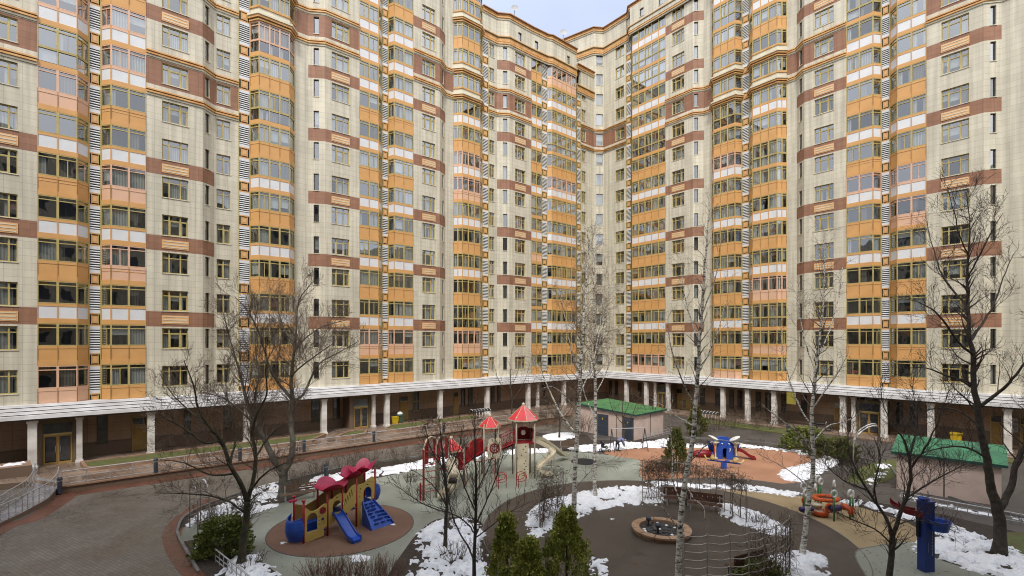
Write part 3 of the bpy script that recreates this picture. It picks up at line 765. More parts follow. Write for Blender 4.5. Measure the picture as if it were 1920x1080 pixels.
# soil bed bottom left and kerb
flat('soil', [(345, 1016), (385, 1009), (466, 1017), (466, 1036), (500, 1060), (530, 1085), (560, 1130), (420, 1130), (372, 1060)], .026, 'soil', 0)
flat('soil', [(760, 1030), (800, 985), (833, 972), (890, 972), (915, 1000), (922, 1040), (925, 1110), (730, 1110)], .026, 'soil', 3)
flat('soil', [(330, 992), (350, 968), (420, 938), (520, 910), (600, 889), (700, 869), (850, 850), (950, 834), (960, 840), (850, 868), (700, 897), (620, 911), (516, 948), (400, 974)], .022, 'soil', 0)
flat('soil', [(955, 838), (1010, 812), (1100, 815), (1110, 826), (1260, 822), (1400, 832), (1540, 850), (1620, 868), (1700, 880), (1660, 900), (1560, 885), (1480, 905), (1455, 888), (1520, 862), (1500, 847), (1300, 838), (1120, 848), (960, 847)], .012, 'soil', 0)
flat('soil', [(1570, 936), (1700, 950), (1850, 985), (1960, 1010), (2050, 1120), (1900, 1120), (1830, 1075), (1750, 1050), (1725, 1020), (1735, 1000), (1700, 980), (1640, 960)], .026, 'soil', 0)
flat('lawn', [(1880, 1000), (1990, 1010), (1990, 1075), (1920, 1050)], .036, 'grass', 3)
flat('lawn', [(1590, 905), (1600, 885), (1640, 868), (1680, 862), (1700, 875), (1660, 905)], .030, 'grass', 2)
ribbon('kerb', catmull([G(*q) for q in [(372, 1075), (352, 1040), (335, 1008), (334, 992), (352, 966), (420, 936), (520, 908), (600, 888), (700, 868), (850, 849), (950, 832), (1010, 811), (1100, 812)]], 4, False), .12, 0, .12, 'kerb')
ribbon('kerb', catmull([G(*q) for q in [(1250, 820), (1400, 828), (1560, 850), (1660, 872), (1690, 900), (1800, 940), (1920, 972), (2040, 1000)]], 4, False), .12, 0, .12, 'kerb')
# terraces in front of the arcade
def strip(name, side, x0, x1, p0, p1, z0, z1, m, ms=None, **kw):
    b = MB(); pts = [wp(side, x0, p0), wp(side, x1, p0), wp(side, x1, p1), wp(side, x0, p1)]
    b.poly([(p.x, p.y) for p in pts], z0, z1, m, ms); return b.build(name, **kw)
b = MB(); q = [wp('L', 112, 8.4), wp('L', 60, 5.2), wp('L', -20, 4.6), wp('L', -150, 4.6), wp('L', -150, -3), wp('L', 1080, -3), wp('L', 1070, 8.4)]
b.poly([(p.x, p.y) for p in q], 0, TZ, 'terrace', 'granite'); b.build('terrace', kind='structure')
b = MB(); q = [wp('L', 1075, -3), wp('L', 1062, 6), wp('R', 1190, 3.2), wp('R', 2100, 3.2), wp('R', 2100, -3), wp('R', 1130, -3)]
b.poly([(p.x, p.y) for p in q], 0, .15, 'terrace', 'granite'); b.build('terrace', kind='structure')
ribbon('coping', [wp('L', 112, 8.35), wp('L', 1068, 8.35)], .3, TZ+.002, TZ+.09, 'stonebrown')
def bed(side, outline, z, **kw):
    P = [wp(side, x, p) for x, p in outline]; b = MB()
    if sum(p.x*q.y-q.x*p.y for p, q in zip(P, P[1:]+P[:1])) < 0: P = P[::-1]
    I = offpoly(P+[P[0]], -.22)[:-1]
    for i in range(len(P)):
        j = (i+1) % len(P)
        b.face([V3(P[i], z), V3(P[j], z), V3(P[j], z+.28), V3(P[i], z+.28)], 'stonebrown')
        b.face([V3(P[i], z+.28), V3(P[j], z+.28), V3(I[j], z+.28), V3(I[i], z+.28)], 'stonebrown')
        b.face([V3(I[j], z+.2), V3(I[i], z+.2), V3(I[i], z+.28), V3(I[j], z+.28)], 'stonebrown')
    o = b.build('planter_bed', **kw); gmb = MB()
    gmb.face([V3(p, z+.2) for p in I], 'grass'); gmb.build('grass', o)
bed('L', [(158, 3.9), (150, 1.4), (606, 1.4), (612, 2.2), (585, 4.3), (180, 4.4)], TZ, label='long grassy planter bed with brown stone edging left of the second entrance', category='planter')
bed('L', [(628, 4.2), (650, 2.4), (668, 2.0), (690, 2.6), (686, 4.2), (660, 5.0)], TZ, label='small rounded grass planter bed in front of the second entrance door', category='planter')
bed('L', [(735, 1.3), (795, 1.3), (806, 2.6), (790, 4.2), (745, 4.6), (722, 3.4)], TZ, label='grassy planter bed beside the yellow and green bins', category='planter')
bed('L', [(812, 1.3), (890, 1.3), (900, 3.8), (820, 4.0)], TZ, label='grassy planter bed behind the dark bicycle shelter', category='planter')
strip('lawn', 'R', 1290, 1530, 3.4, 6.2, 0, .10, 'grass', kind='structure')
strip('lawn', 'R', 1700, 1900, 3.4, 5.2, 0, .10, 'grass', kind='structure')
# curved ramp at the left
ro = catmull([G(*q, .3) for q in [(-120, 1045), (-60, 1005), (0, 976), (36, 961), (62, 949), (89, 935), (107, 917), (110, 905)]], 5, False)
ri = catmull([G(*q, .3) for q in [(-120, 985), (-60, 970), (0, 956), (13, 949), (36, 937), (52, 926), (62, 912), (66, 897)]], 5, False)
b = MB(); n_ = len(ro)
for i in range(n_-1):
    za, zb = .06+.36*i/(n_-1), .06+.36*(i+1)/(n_-1)
    b.face([V3(ro[i], za), V3(ro[i+1], zb), V3(ri[i+1], zb), V3(ri[i], za)], 'wetgrey')
    b.face([V3(ro[i], 0), V3(ro[i+1], 0), V3(ro[i+1], zb), V3(ro[i], za)], 'granite')
b.build('ramp', kind='structure')
def railing(P, h, n, z0f, **kw):
    r = empty('railing', (P[0].x, P[0].y, z0f(0)), **kw); o = Vector((P[0].x, P[0].y, z0f(0)))
    L = len(P)-1
    def pt(i, hh): return Vector((P[i].x, P[i].y, z0f(i/L)+hh))-o
    for hh, rd in ((h, .034), (h*.55, .022), (.12, .022)):
        m = MB(); m.tube([pt(i, hh) for i in range(L+1)], rd, 'steel', 6); m.build('rail', r)
    m = MB(); step = max(1, L//n)
    for i in range(0, L+1, step):
        m = MB(); m.tube([pt(i, 0), pt(i, h)], .022, 'steel', 6); m.build('post', r)
    return r
railing(ro, .95, 14, lambda t: .06+.36*t, label='outer curved steel railing along the entrance ramp on the left', category='railing')
railing(ri, .95, 12, lambda t: .06+.36*t, label='inner curved steel railing of the entrance ramp, nearer the planter box', category='railing')
def lerp(a, b, n): return [a+(b-a)*(i/n) for i in range(n+1)]
for x0, x1, lab in ((116, 288, 'straight steel railing between the two leftmost bollards'), (296, 696, 'long steel railing on the terrace edge behind the thick forked tree'), (706, 828, 'steel railing on the terrace edge in front of the yellow bin'), (836, 1060, 'steel railing on the terrace edge behind the red playground roofs')):
    a, b_ = wp('L', x0, 8.35), wp('L', x1, 8.35); n = max(4, int((b_-a).length/1.6))
    railing(lerp(a, b_, n), .95, n, lambda t: TZ+.08, label=lab, category='railing')
def bollard(p, z, lab):
    m = MB(); m.lathe([(.15, 0), (.15, .06), (.125, .07), (.125, .78), (.14, .79), (.14, .98), (.10, 1.05), (.0, 1.07)], (0, 0, 0), 'bollard', 16)
    o = m.build('bollard', None, (p.x, p.y, z), smooth=False, label=lab, category='bollard', group='dark bollards along the road')
    m = MB(); m.lathe([(.131, .80), (.145, .80), (.145, .84), (.131, .84)], (0, 0, 0), 'steel', 16); m.build('collar', o)
bollard(wp('L', 112, 8.6), .08, 'dark bollard at the end of the ramp railing, leftmost of the row')
bollard(wp('L', 292, 8.35), TZ+.08, 'dark bollard on the wall left of the forked tree')
bollard(wp('L', 701, 8.35), TZ+.08, 'dark bollard in front of the second entrance')
bollard(wp('L', 832, 8.35), TZ+.08, 'dark bollard behind the red arched panels of the playground')
bollard(G(611, 896), 0, 'dark bollard beside the snow strip behind the yellow play structure')
bollard(G(1477, 812), 0, 'dark bollard on the grass strip in front of the right wing')
for i, (x, p) in enumerate(((450, 8.35), (570, 8.35))): bollard(wp('L', x, p), TZ+.08, ('dark bollard on the wall seen through the branches left of the forked trunk', 'dark bollard on the wall right of the forked trunk')[i])
# planter box left of the first entrance
b = MB(); P = [wp('L', x, p) for x, p in ((-120, 1.2), (56, 1.2), (60, 3.2), (-120, 3.2))]
b.poly([(p.x, p.y) for p in P], TZ, TZ+.75, 'stonebrown', 'granite'); o = b.build('planter_box', label='brown stone planter box with snow on top left of the first entrance', category='planter')
# ---------------------------------------------------------------- snow
def pip(x, y, P):
    c = False; j = len(P)-1
    for i in range(len(P)):
        a, b = P[i], P[j]
        if (a[1] > y) != (b[1] > y) and x < (b[0]-a[0])*(y-a[1])/(b[1]-a[1])+a[0]: c = not c
        j = i
    return c
def edist(x, y, P):
    best = 1e9; j = len(P)-1
    for i in range(len(P)):
        ax, ay = P[j]; bx, by = P[i]; dx, dy = bx-ax, by-ay; L = dx*dx+dy*dy
        t = 0 if L < 1e-12 else max(0, min(1, ((x-ax)*dx+(y-ay)*dy)/L))
        d = (ax+dx*t-x)**2+(ay+dy*t-y)**2
        if d < best: best = d
        j = i
    return math.sqrt(best)
def snow(pts, h=.13, z=.03, step=.10, holes=.0, px=True, sm=3):
    P = [G(x, y) for x, y in pts] if px else [Vector((x, y, 0)) for x, y in pts]
    if sm: P = catmull(P, sm)
    P = [(p.x, p.y) for p in P]
    x0, x1 = min(p[0] for p in P)-.3, max(p[0] for p in P)+.3; y0, y1 = min(p[1] for p in P)-.3, max(p[1] for p in P)+.3
    st = max(step, (y0+y1)/2*.0042)
    nx, ny = int((x1-x0)/st)+1, int((y1-y0)/st)+1
    idx = {}; m = MB(); k = m.mi('snow')
    for i in range(nx+1):
        for j in range(ny+1):
            x, y = x0+i*st, y0+j*st
            d = edist(x, y, P); ins = pip(x, y, P)
            s = d if ins else -d
            s += noise.noise(Vector((x*1.3, y*1.3, 7)))*.22+noise.noise(Vector((x*4, y*4, 3)))*.10
            if s < -.12: continue
            hh = h*max(-.3, min(1, s*2.2)) + (noise.noise(Vector((x*3, y*3, 0)))*.08+noise.noise(Vector((x*7, y*7, 5)))*.09)*(1 if s > .1 else .2)
            if holes:
                q = .8*noise.noise(Vector((x*1.3, y*1.3, 21)))+.7*noise.noise(Vector((x*4.5, y*4.5, 11)))+.35*noise.noise(Vector((x*11, y*11, 5)))
                q -= .28*max(0, min(.6, s))
                if q > .15-holes*.75: hh -= (q-.15+holes*.75)*1.0
            idx[i, j] = len(m.v); m.v.append((x, y, z+hh))
    for (i, j), a in idx.items():
        b, c, d = idx.get((i+1, j)), idx.get((i+1, j+1)), idx.get((i, j+1))
        if None in (b, c, d): continue
        m.f.append((a, b, c, d)); m.m.append(k); m.uv.append(None)
    return m.build('snow', smooth=True, kind='stuff')
snow([(983, 968), (1000, 950), (1030, 936), (1070, 926), (1120, 917), (1180, 912), (1240, 919), (1248, 940), (1235, 949), (1180, 950), (1130, 957), (1095, 968), (1078, 985), (1040, 1000), (1000, 1012), (985, 995)], .16, holes=.30)
snow([(1338, 946), (1375, 947), (1420, 960), (1458, 980), (1490, 1000), (1478, 1008), (1430, 1000), (1385, 985), (1350, 968)], .16, holes=.22)
snow([(1430, 1060), (1450, 1042), (1490, 1033), (1530, 1036), (1556, 1056), (1552, 1085), (1500, 1110), (1430, 1110)], .18, holes=.2)
snow([(1098, 1047), (1130, 1052), (1142, 1072), (1135, 1100), (1095, 1110)], .12, holes=.2)
snow([(1215, 903), (1260, 904), (1300, 908), (1400, 909), (1440, 915), (1503, 925), (1500, 934), (1440, 926), (1400, 920), (1320, 917), (1262, 914), (1225, 914)], .14, z=.03, holes=.34)
snow([(1455, 888), (1480, 876), (1515, 868), (1528, 856), (1560, 858), (1578, 868), (1555, 880), (1530, 895), (1500, 905), (1475, 903)], .16, z=.03, holes=.18)
snow([(1365, 829), (1400, 834), (1450, 840), (1500, 845), (1535, 852), (1528, 858), (1490, 851), (1430, 843), (1370, 838)], .12, z=.015, holes=.2)
snow([(1060, 845), (1080, 836), (1130, 834), (1160, 829), (1200, 830), (1255, 822), (1256, 840), (1200, 841), (1150, 845), (1110, 848)], .14, z=.015, holes=.2)
snow([(1260, 834), (1340, 833), (1345, 840), (1262, 841)], .1, z=.015, holes=.3)
snow([(1018, 817), (1045, 812), (1080, 813), (1082, 820), (1050, 826), (1020, 825)], .12, z=.015)
snow([(945, 848), (970, 842), (1050, 842), (1055, 846), (1000, 851), (950, 853)], .12, z=.02, holes=.2)
snow([(700, 894), (702, 882), (750, 872), (800, 862), (870, 852), (930, 843), (935, 852), (870, 866), (800, 878), (750, 888)], .14, z=.03, holes=.25)
snow([(560, 918), (585, 896), (650, 885), (702, 880), (702, 895), (640, 908), (600, 918)], .13, z=.03, holes=.45)
snow([(345, 992), (352, 972), (400, 950), (440, 936), (480, 915), (520, 905), (528, 918), (512, 942), (470, 960), (430, 970), (400, 972), (360, 988)], .13, z=.03, holes=.42)
snow([(436, 972), (470, 955), (520, 945), (518, 951), (470, 966), (440, 975)], .10, z=.04)
snow([(352, 1022), (375, 1010), (395, 1015), (392, 1028), (362, 1032)], .10, z=.03, holes=.3)
snow([(405, 1075), (430, 1050), (440, 1030), (470, 1035), (500, 1055), (535, 1085), (530, 1120), (420, 1120)], .14, z=.03, holes=.3)
snow([(752, 1085), (775, 1045), (775, 1008), (800, 986), (830, 974), (885, 974), (912, 1000), (915, 1040), (918, 1110), (740, 1115)], .15, z=.03, holes=.42)
snow([(1573, 936), (1618, 938), (1683, 958), (1770, 976), (1800, 990), (1860, 1012), (1925, 1043), (1990, 1090), (1930, 1110), (1840, 1080), (1760, 1052), (1718, 1040), (1704, 1020), (1740, 1010), (1745, 995), (1700, 978), (1640, 958), (1580, 944)], .14, z=.03, holes=.30)
snow([(1683, 926), (1760, 944), (1850, 962), (1918, 972), (1918, 978), (1850, 969), (1760, 951), (1690, 934)], .10, z=.02, holes=.25)
snow([(1618, 905), (1640, 888), (1665, 884), (1660, 896), (1640, 910)], .08, z=.03, holes=.3)
snow([(1640, 872), (1665, 870), (1672, 876), (1650, 880)], .07, z=.03)
for (x, y, r) in ((674, 1047, .33), (1147, 974, .12), (1168, 972, .05), (1139, 1010, .05), (722, 986, .09), (736, 984, .06), (1199, 1057, .05), (1130, 1050, .1), (530, 1019, .05)):
    p = G(x, y); n_ = 9; snow([(p.x+r*(1+.3*math.sin(i*2.3))*math.cos(i*2*math.pi/n_)*1.3, p.y+r*math.sin(i*2*math.pi/n_)) for i in range(n_)], .10 if r > .2 else .05, .03, .05, px=False)
bx = [wp('L', x, p) for x, p in ((-60, 1.6), (50, 1.6), (50, 2.7), (-60, 2.7))]
snow([(p.x, p.y) for p in bx], .08, TZ+.75, px=False, sm=0, holes=.2)
# ---------------------------------------------------------------- trees
mat('bark', (.075, .062, .048), .85, (.035, .028, .022), scale=5, detail=8, bump=.8, bscale=22)
mat('bark_grey', (.15, .145, .115), .85, (.07, .062, .05), scale=3, detail=8, bump=.8, bscale=18)
mat('bark_green', (.075, .07, .035), .85, (.035, .03, .02), scale=3, detail=8, bump=.8, bscale=18)
mat('twig_dark', (.065, .05, .04), .8, (.04, .031, .025), scale=2)
mat('twig', (.155, .112, .08), .8, (.095, .068, .048), scale=2)
mat('twig_light', (.25, .19, .13), .8, (.15, .11, .078), scale=2)
mat('twig_red', (.24, .13, .085), .8, (.13, .075, .05), scale=2)
def birch():
    m, n, l, p = newmat('birch'); p.inputs['Roughness'].default_value = .6
    tc = n.new('ShaderNodeTexCoord'); mp = n.new('ShaderNodeMapping'); mp.inputs['Scale'].default_value = (2.5, 2.5, 9)
    l.new(tc.outputs['Object'], mp.inputs['Vector'])
    nz = n.new('ShaderNodeTexNoise'); nz.inputs['Scale'].default_value = 1.6; nz.inputs['Detail'].default_value = 5; nz.inputs['Roughness'].default_value = .7; l.new(mp.outputs[0], nz.inputs['Vector'])
    cr = n.new('ShaderNodeValToRGB'); e = cr.color_ramp.elements
    e[0].position = .42; e[0].color = (.03, .027, .02, 1); e[1].position = .52; e[1].color = (.66, .63, .56, 1)
    l.new(nz.outputs['Fac'], cr.inputs['Fac']); l.new(cr.outputs['Color'], p.inputs['Base Color'])
birch()
UPV = Vector((0, 0, 1))
def wander(rng, p, d, L, n, curl, lift):
    pts = [p]; d = d.normalized()
    for i in range(n):
        d = (d+Vector((rng.gauss(0, curl), rng.gauss(0, curl), rng.gauss(0, curl)+lift))).normalized()
        pts.append(pts[-1]+d*(L/n))
    return pts
def side_dir(rng, d, ang):
    a = rng.uniform(0, 2*math.pi); o = d.orthogonal().normalized(); q = Matrix.Rotation(a, 3, d) @ o
    return (d*math.cos(ang)+q*math.sin(ang)).normalized()
def spawn(mb, tm, rng, pts, r0, r1, lvl, P, t0=.15):
    """branches along a limb"""
    Ls = [(b-a).length for a, b in zip(pts, pts[1:])]; T = sum(Ls)
    n = max(2, int(T*P['den'][lvl]))
    for i in range(n):
        t = t0+(1-t0)*(i+rng.random())/n; s = t*T; j = 0
        while j < len(Ls)-1 and s > Ls[j]: s -= Ls[j]; j += 1
        p = pts[j].lerp(pts[j+1], min(1, s/Ls[j])); d = (pts[j+1]-pts[j]).normalized()
        L = P['len'][lvl]*(1.15-.7*t)*rng.uniform(.55, 1.25)
        r = max(P['rmin'], (r0+(r1-r0)*t)*P['rk']*rng.uniform(.7, 1)); r = min(r, P['rcap'][lvl])
        nd = side_dir(rng, d, rng.uniform(*P['ang']))
        nd = (nd+Vector((0, 0, P['up']))).normalized()
        q = wander(rng, p, nd, L, P['seg'][lvl], P['curl'], P['lift'][lvl])
        re = P['rmin']*.6
        mb.tube(q, [r+(re-r)*k/(len(q)-1) for k in range(len(q))], tm, 4 if lvl == 0 else 3, cap=False)
        if lvl+1 < len(P['den']): spawn(mb, tm, rng, q, r, re, lvl+1, P, .2)
DEC = dict(den=[2.0, 3.2, 4.5], len=[1.9, .95, .45], rmin=.0065, rk=.42, rcap=[.045, .016, .009], ang=(.5, 1.15), up=.25, seg=[6, 4, 3], curl=.16, lift=[.06, .05, .02])
BIR = dict(den=[2.2, 4.0, 4.5], len=[1.7, .8, .5], rmin=.0055, rk=.4, rcap=[.03, .012, .008], ang=(.5, 1.0), up=.25, seg=[6, 4, 4], curl=.12, lift=[.0, -.10, -.22])
def tree(name, base, depth, limbs, P, seed, label, bark='bark', tm='twig', cat='tree', grp=None, jit=.5):
    rng = random.Random(seed); kw = dict(label=label, category=cat)
    if grp: kw['group'] = grp
    o = Vector((D(*limbs[0][0][:2], depth).x, depth, 0))
    root = empty(name, o, 0, **kw)
    tr, cr = MB(), MB()
    for li, lb in enumerate(limbs):
        off = 0; pts = []; rs = []
        for k, q in enumerate(lb):
            px, py, r = q[:3]; dd = q[3] if len(q) > 3 else 0
            pts.append(D(px, py, depth+dd)-o); rs.append(r)
        sm = catmull(pts, 4, False); rr = []
        for i in range(len(sm)):
            t = i/4; j = min(int(t), len(rs)-2); rr.append(rs[j]+(rs[j+1]-rs[j])*(t-j))
        sm = [p+Vector((rng.gauss(0, .012), rng.gauss(0, .012), 0))*min(1, i) for i, p in enumerate(sm)]
        if li == 0: # buttressed foot
            rr[0] *= 1.5; sm[0].z = -.08
            if len(rr) > 1: rr[1] *= 1.12
        tr.tube(sm, rr, bark, 8)
        spawn(cr, tm, rng, sm, rr[0], rr[-1], 0, P, P.get('t0', .45) if li == 0 else .2)
    tr.build('trunk', root, smooth=True); cr.build('crown', root, smooth=True)
    return root
def dv(P, **kw): q = dict(P); q.update(kw); return q
# thick forked tree behind the yellow play structure
tree('bare_tree', None, 31.2, [
 [(531, 931, .33), (531, 905, .28), (531, 884, .27)],
 [(531, 886, .2), (513, 860, .19, -.3), (496, 825, .16, -.5), (480, 795, .14, -.8), (462, 750, .10, -1), (450, 700, .07, -1.2), (432, 640, .04, -1.5), (420, 590, .02, -2)],
 [(531, 886, .23), (544, 862, .2), (549, 826, .18, .2), (545, 785, .17, .3), (547, 745, .14, .3), (546, 705, .11, .2), (551, 665, .09, 0), (556, 615, .06, -.3), (560, 565, .035, -.5), (588, 527, .015, -.8)],
 [(547, 748, .1, .3), (525, 722, .085, 0), (506, 690, .075, -.5), (494, 650, .06, -.8), (480, 612, .045, -1.2), (462, 580, .03, -1.5), (440, 556, .02, -2)],
 [(546, 752, .09, .3), (568, 740, .08, .8), (585, 705, .07, 1.3), (600, 680, .055, 1.6), (633, 662, .04, 2), (672, 640, .02, 2.4)],
 [(551, 660, .06, 0), (570, 637, .05, .7), (605, 612, .035, 1.2), (650, 600, .02, 1.8)],
 [(546, 705, .06, .2), (562, 690, .05, -1), (590, 668, .04, -1.8), (630, 640, .02, -2.4)],
 [(551, 650, .05, 0), (535, 620, .04, .9), (520, 580, .03, 1.5), (512, 540, .015, 2)],
 [(480, 795, .07, -.8), (478, 740, .06, -1), (486, 700, .045, -1.2), (478, 650, .03, -1.4), (486, 600, .015, -1.8)],
 [(496, 825, .07, -.5), (470, 790, .06, -1.4), (445, 765, .05, -2), (415, 745, .035, -2.6), (380, 735, .02, -3)],
], dv(DEC, den=[2.5, 5.0, 7.5], len=[2.5, 1.25, .7], rmin=.0085), 11, 'thick grey tree forking low beside the brown bench, crown against the facade', 'bark_grey')
# left foreground tree
tree('bare_tree', None, 21.5, [
 [(451, 1064, .19), (456, 1015, .155), (461, 975, .14), (463, 940, .135)],
 [(463, 942, .10), (476, 895, .09, .2), (479, 850, .08, .3), (473, 815, .07, .3), (482, 775, .055, .3), (500, 740, .04, .2), (498, 700, .025, 0), (506, 660, .012, 0)],
 [(463, 940, .11), (452, 908, .10, -.2), (431, 872, .085, -.4), (414, 825, .075, -.6), (392, 800, .06, -.8), (372, 765, .045, -1), (362, 720, .03, -1.2), (345, 675, .015, -1.4)],
 [(457, 960, .05), (432, 942, .045, .3), (396, 930, .04, .5), (352, 926, .03, .8), (300, 924, .015, 1)],
 [(440, 888, .05, -.3), (393, 890, .04, .4), (345, 868, .03, .8), (300, 862, .012, 1.2)],
 [(414, 825, .045, -.6), (385, 830, .04, -1.2), (340, 800, .03, -1.5), (295, 775, .012, -2)],
 [(431, 872, .05, -.4), (440, 830, .04, .5), (436, 780, .035, .9), (424, 730, .02, 1.2), (428, 680, .01, 1.4)],
 [(478, 860, .045, .3), (500, 825, .04, .8), (525, 800, .03, 1.2), (548, 790, .01, 1.6)],
 [(392, 800, .04, -.8), (355, 770, .035, -.2), (320, 735, .02, .2), (300, 700, .01, .6)],
 [(465, 925, .05), (495, 890, .04, -.6), (530, 870, .02, -.9), (550, 868, .01, -1.1)],
], dv(DEC, den=[3.4, 5.6, 7.0], len=[1.75, .95, .5], rmin=.0062), 12, 'dark bare tree rising beside the round juniper bush at the lower left', 'bark_green')
# dark slender trees in the middle snow bed
tree('bare_tree', None, 19.2, [
 [(888, 1114, .085), (889, 1060, .075), (890, 1010, .065), (892, 955, .055), (893, 920, .05), (891, 860, .035), (890, 810, .022), (887, 762, .01)],
 [(889, 1050, .04), (874, 1018, .036, .1), (857, 990, .03, .3), (842, 940, .025, .5), (836, 890, .02, .6), (832, 850, .01, .7)],
 [(891, 985, .03), (905, 955, .028, -.2), (922, 915, .022, -.4), (938, 870, .015, -.6), (948, 830, .008, -.7)],
 [(892, 960, .03), (876, 925, .026, -.4), (862, 885, .02, -.6), (852, 850, .012, -.8), (846, 815, .007, -1)],
 [(890, 1010, .03), (915, 990, .026, .4), (950, 965, .02, .8), (985, 945, .008, 1)],
 [(890, 1000, .03), (868, 975, .026, -.7), (830, 955, .018, -1.2), (800, 945, .008, -1.5)],
 [(893, 920, .025), (912, 885, .02, .5), (925, 850, .014, .8), (930, 815, .007, 1)],
], dv(DEC, den=[4.6, 5.0, 5.0], len=[1.1, .6, .34], rmin=.0068, lift=[.10, .06, .02], up=.45, t0=.3, curl=.09), 13, 'slender dark tree standing in the middle snow bed, nearest the thujas', 'bark', 'twig_dark')
tree('bare_tree', None, 23.2, [
 [(835, 1031, .10), (836, 985, .085), (838, 930, .07), (832, 880, .055), (828, 830, .035), (824, 790, .015)],
 [(837, 950, .035), (820, 920, .03, .3), (795, 895, .02, .7), (770, 880, .008, 1)],
 [(836, 900, .03), (850, 870, .026, -.4), (862, 835, .018, -.7), (866, 800, .008, -.9)],
 [(837, 960, .03), (805, 950, .025, -.5), (770, 930, .018, -.8), (735, 905, .008, -1)],
 [(832, 880, .03), (812, 850, .024, -.3), (800, 815, .016, -.5), (795, 785, .008, -.6)],
], dv(DEC, den=[4.0, 5.0, 5.0], len=[1.3, .7, .4], rmin=.0075, up=.35, t0=.35, curl=.1), 14, 'slender bare tree at the back of the middle snow bed in front of the slide', 'bark', 'twig_dark')
# birches
tree('birch_tree', None, 27.0, [
 [(1075, 976, .16), (1077, 920, .135), (1079, 860, .125), (1083, 795, .115), (1087, 725, .10), (1091, 650, .085), (1096, 570, .06), (1101, 500, .035), (1105, 445, .012)],
 [(1078, 812, .07), (1053, 778, .06, .2), (1036, 745, .045, .5), (1018, 705, .03, .8), (1000, 672, .012, 1)],
 [(1088, 700, .04), (1072, 660, .035, -.5), (1060, 600, .025, -.9), (1050, 540, .01, -1.2)],
 [(1086, 740, .04), (1108, 690, .035, .5), (1122, 630, .025, .9), (1130, 560, .01, 1.2)],
 [(1077, 905, .035), (1060, 880, .03, .4), (1030, 872, .02, .8), (1005, 880, .008, 1)],
 [(1077, 918, .03), (1100, 890, .026, -.6), (1130, 868, .018, -.9), (1165, 860, .007, -1.2)],
 [(1084, 780, .035), (1062, 745, .03, -.9), (1035, 725, .02, -1.5), (1012, 730, .008, -2)],
], dv(BIR, len=[1.6, .9, .65], den=[2.8, 4.4, 4.8], t0=.4, rmin=.0065), 21, 'white birch with one long limb leaning left, standing in the crescent of snow', 'birch', 'twig')
tree('birch_tree', None, 30.9, [
 [(1115, 934, .13), (1115, 880, .115), (1116, 810, .11), (1116, 740, .10), (1115, 660, .08), (1114, 580, .06), (1113, 510, .035), (1110, 445, .012)],
 [(1115, 690, .04), (1100, 640, .035, .5), (1094, 580, .025, .8), (1098, 520, .01, 1)],
 [(1115, 670, .04), (1130, 620, .035, -.5), (1140, 560, .025, -.8), (1138, 500, .01, -1)],
 [(1116, 740, .035), (1134, 705, .03, .6), (1150, 660, .02, 1), (1158, 620, .008, 1.2)],
 [(1116, 780, .03), (1100, 750, .025, .6), (1090, 710, .016, .9), (1088, 670, .008, 1.1)],
], dv(BIR, len=[1.8, 1.0, .8], den=[3.0, 4.6, 5.4], t0=.45, rmin=.007), 22, 'straight white birch just behind the leaning-limbed one, full of hanging twigs', 'birch', 'twig_light')
tree('birch_tree', None, 20.0, [
 [(1272, 1094, .15), (1273, 1040, .135), (1276, 980, .125), (1281, 925, .115), (1291, 872, .11), (1300, 815, .10), (1304, 760, .09), (1309, 690, .08), (1314, 610, .065), (1320, 520, .05), (1326, 440, .03), (1330, 370, .01)],
 [(1275, 940, .035), (1262, 900, .03, .3), (1261, 850, .024, .5), (1256, 790, .015, .7), (1262, 740, .007, .9)],
 [(1268, 985, .03), (1250, 962, .024, -.3), (1232, 938, .018, -.5), (1212, 900, .008, -.7)],
 [(1302, 800, .035), (1283, 788, .03, .3), (1268, 780, .024, .5), (1245, 762, .016, .8), (1215, 745, .007, 1)],
 [(1304, 765, .035), (1282, 720, .03, -.4), (1262, 665, .02, -.7), (1250, 600, .008, -1)],
 [(1308, 700, .03), (1330, 660, .026, .4), (1350, 610, .018, .8), (1362, 560, .008, 1)],
 [(1293, 868, .03), (1318, 840, .026, -.5), (1350, 825, .018, -.8), (1392, 835, .008, -1)],
 [(1312, 640, .03), (1292, 590, .024, .5), (1280, 530, .016, .8), (1276, 470, .007, 1)],
 [(1316, 590, .028), (1336, 540, .022, -.4), (1348, 490, .015, -.7), (1352, 440, .007, -.9)],
 [(1284, 905, .03), (1300, 935, .026, -.3), (1318, 950, .016, -.4), (1322, 975, .007, -.5)],
], dv(BIR, len=[1.25, .7, .5], den=[2.5, 3.3, 3.6], rmin=.005, t0=.45), 23, 'tall leaning birch in front of the fountain ring, white trunk from the bottom edge', 'birch', 'twig_light')
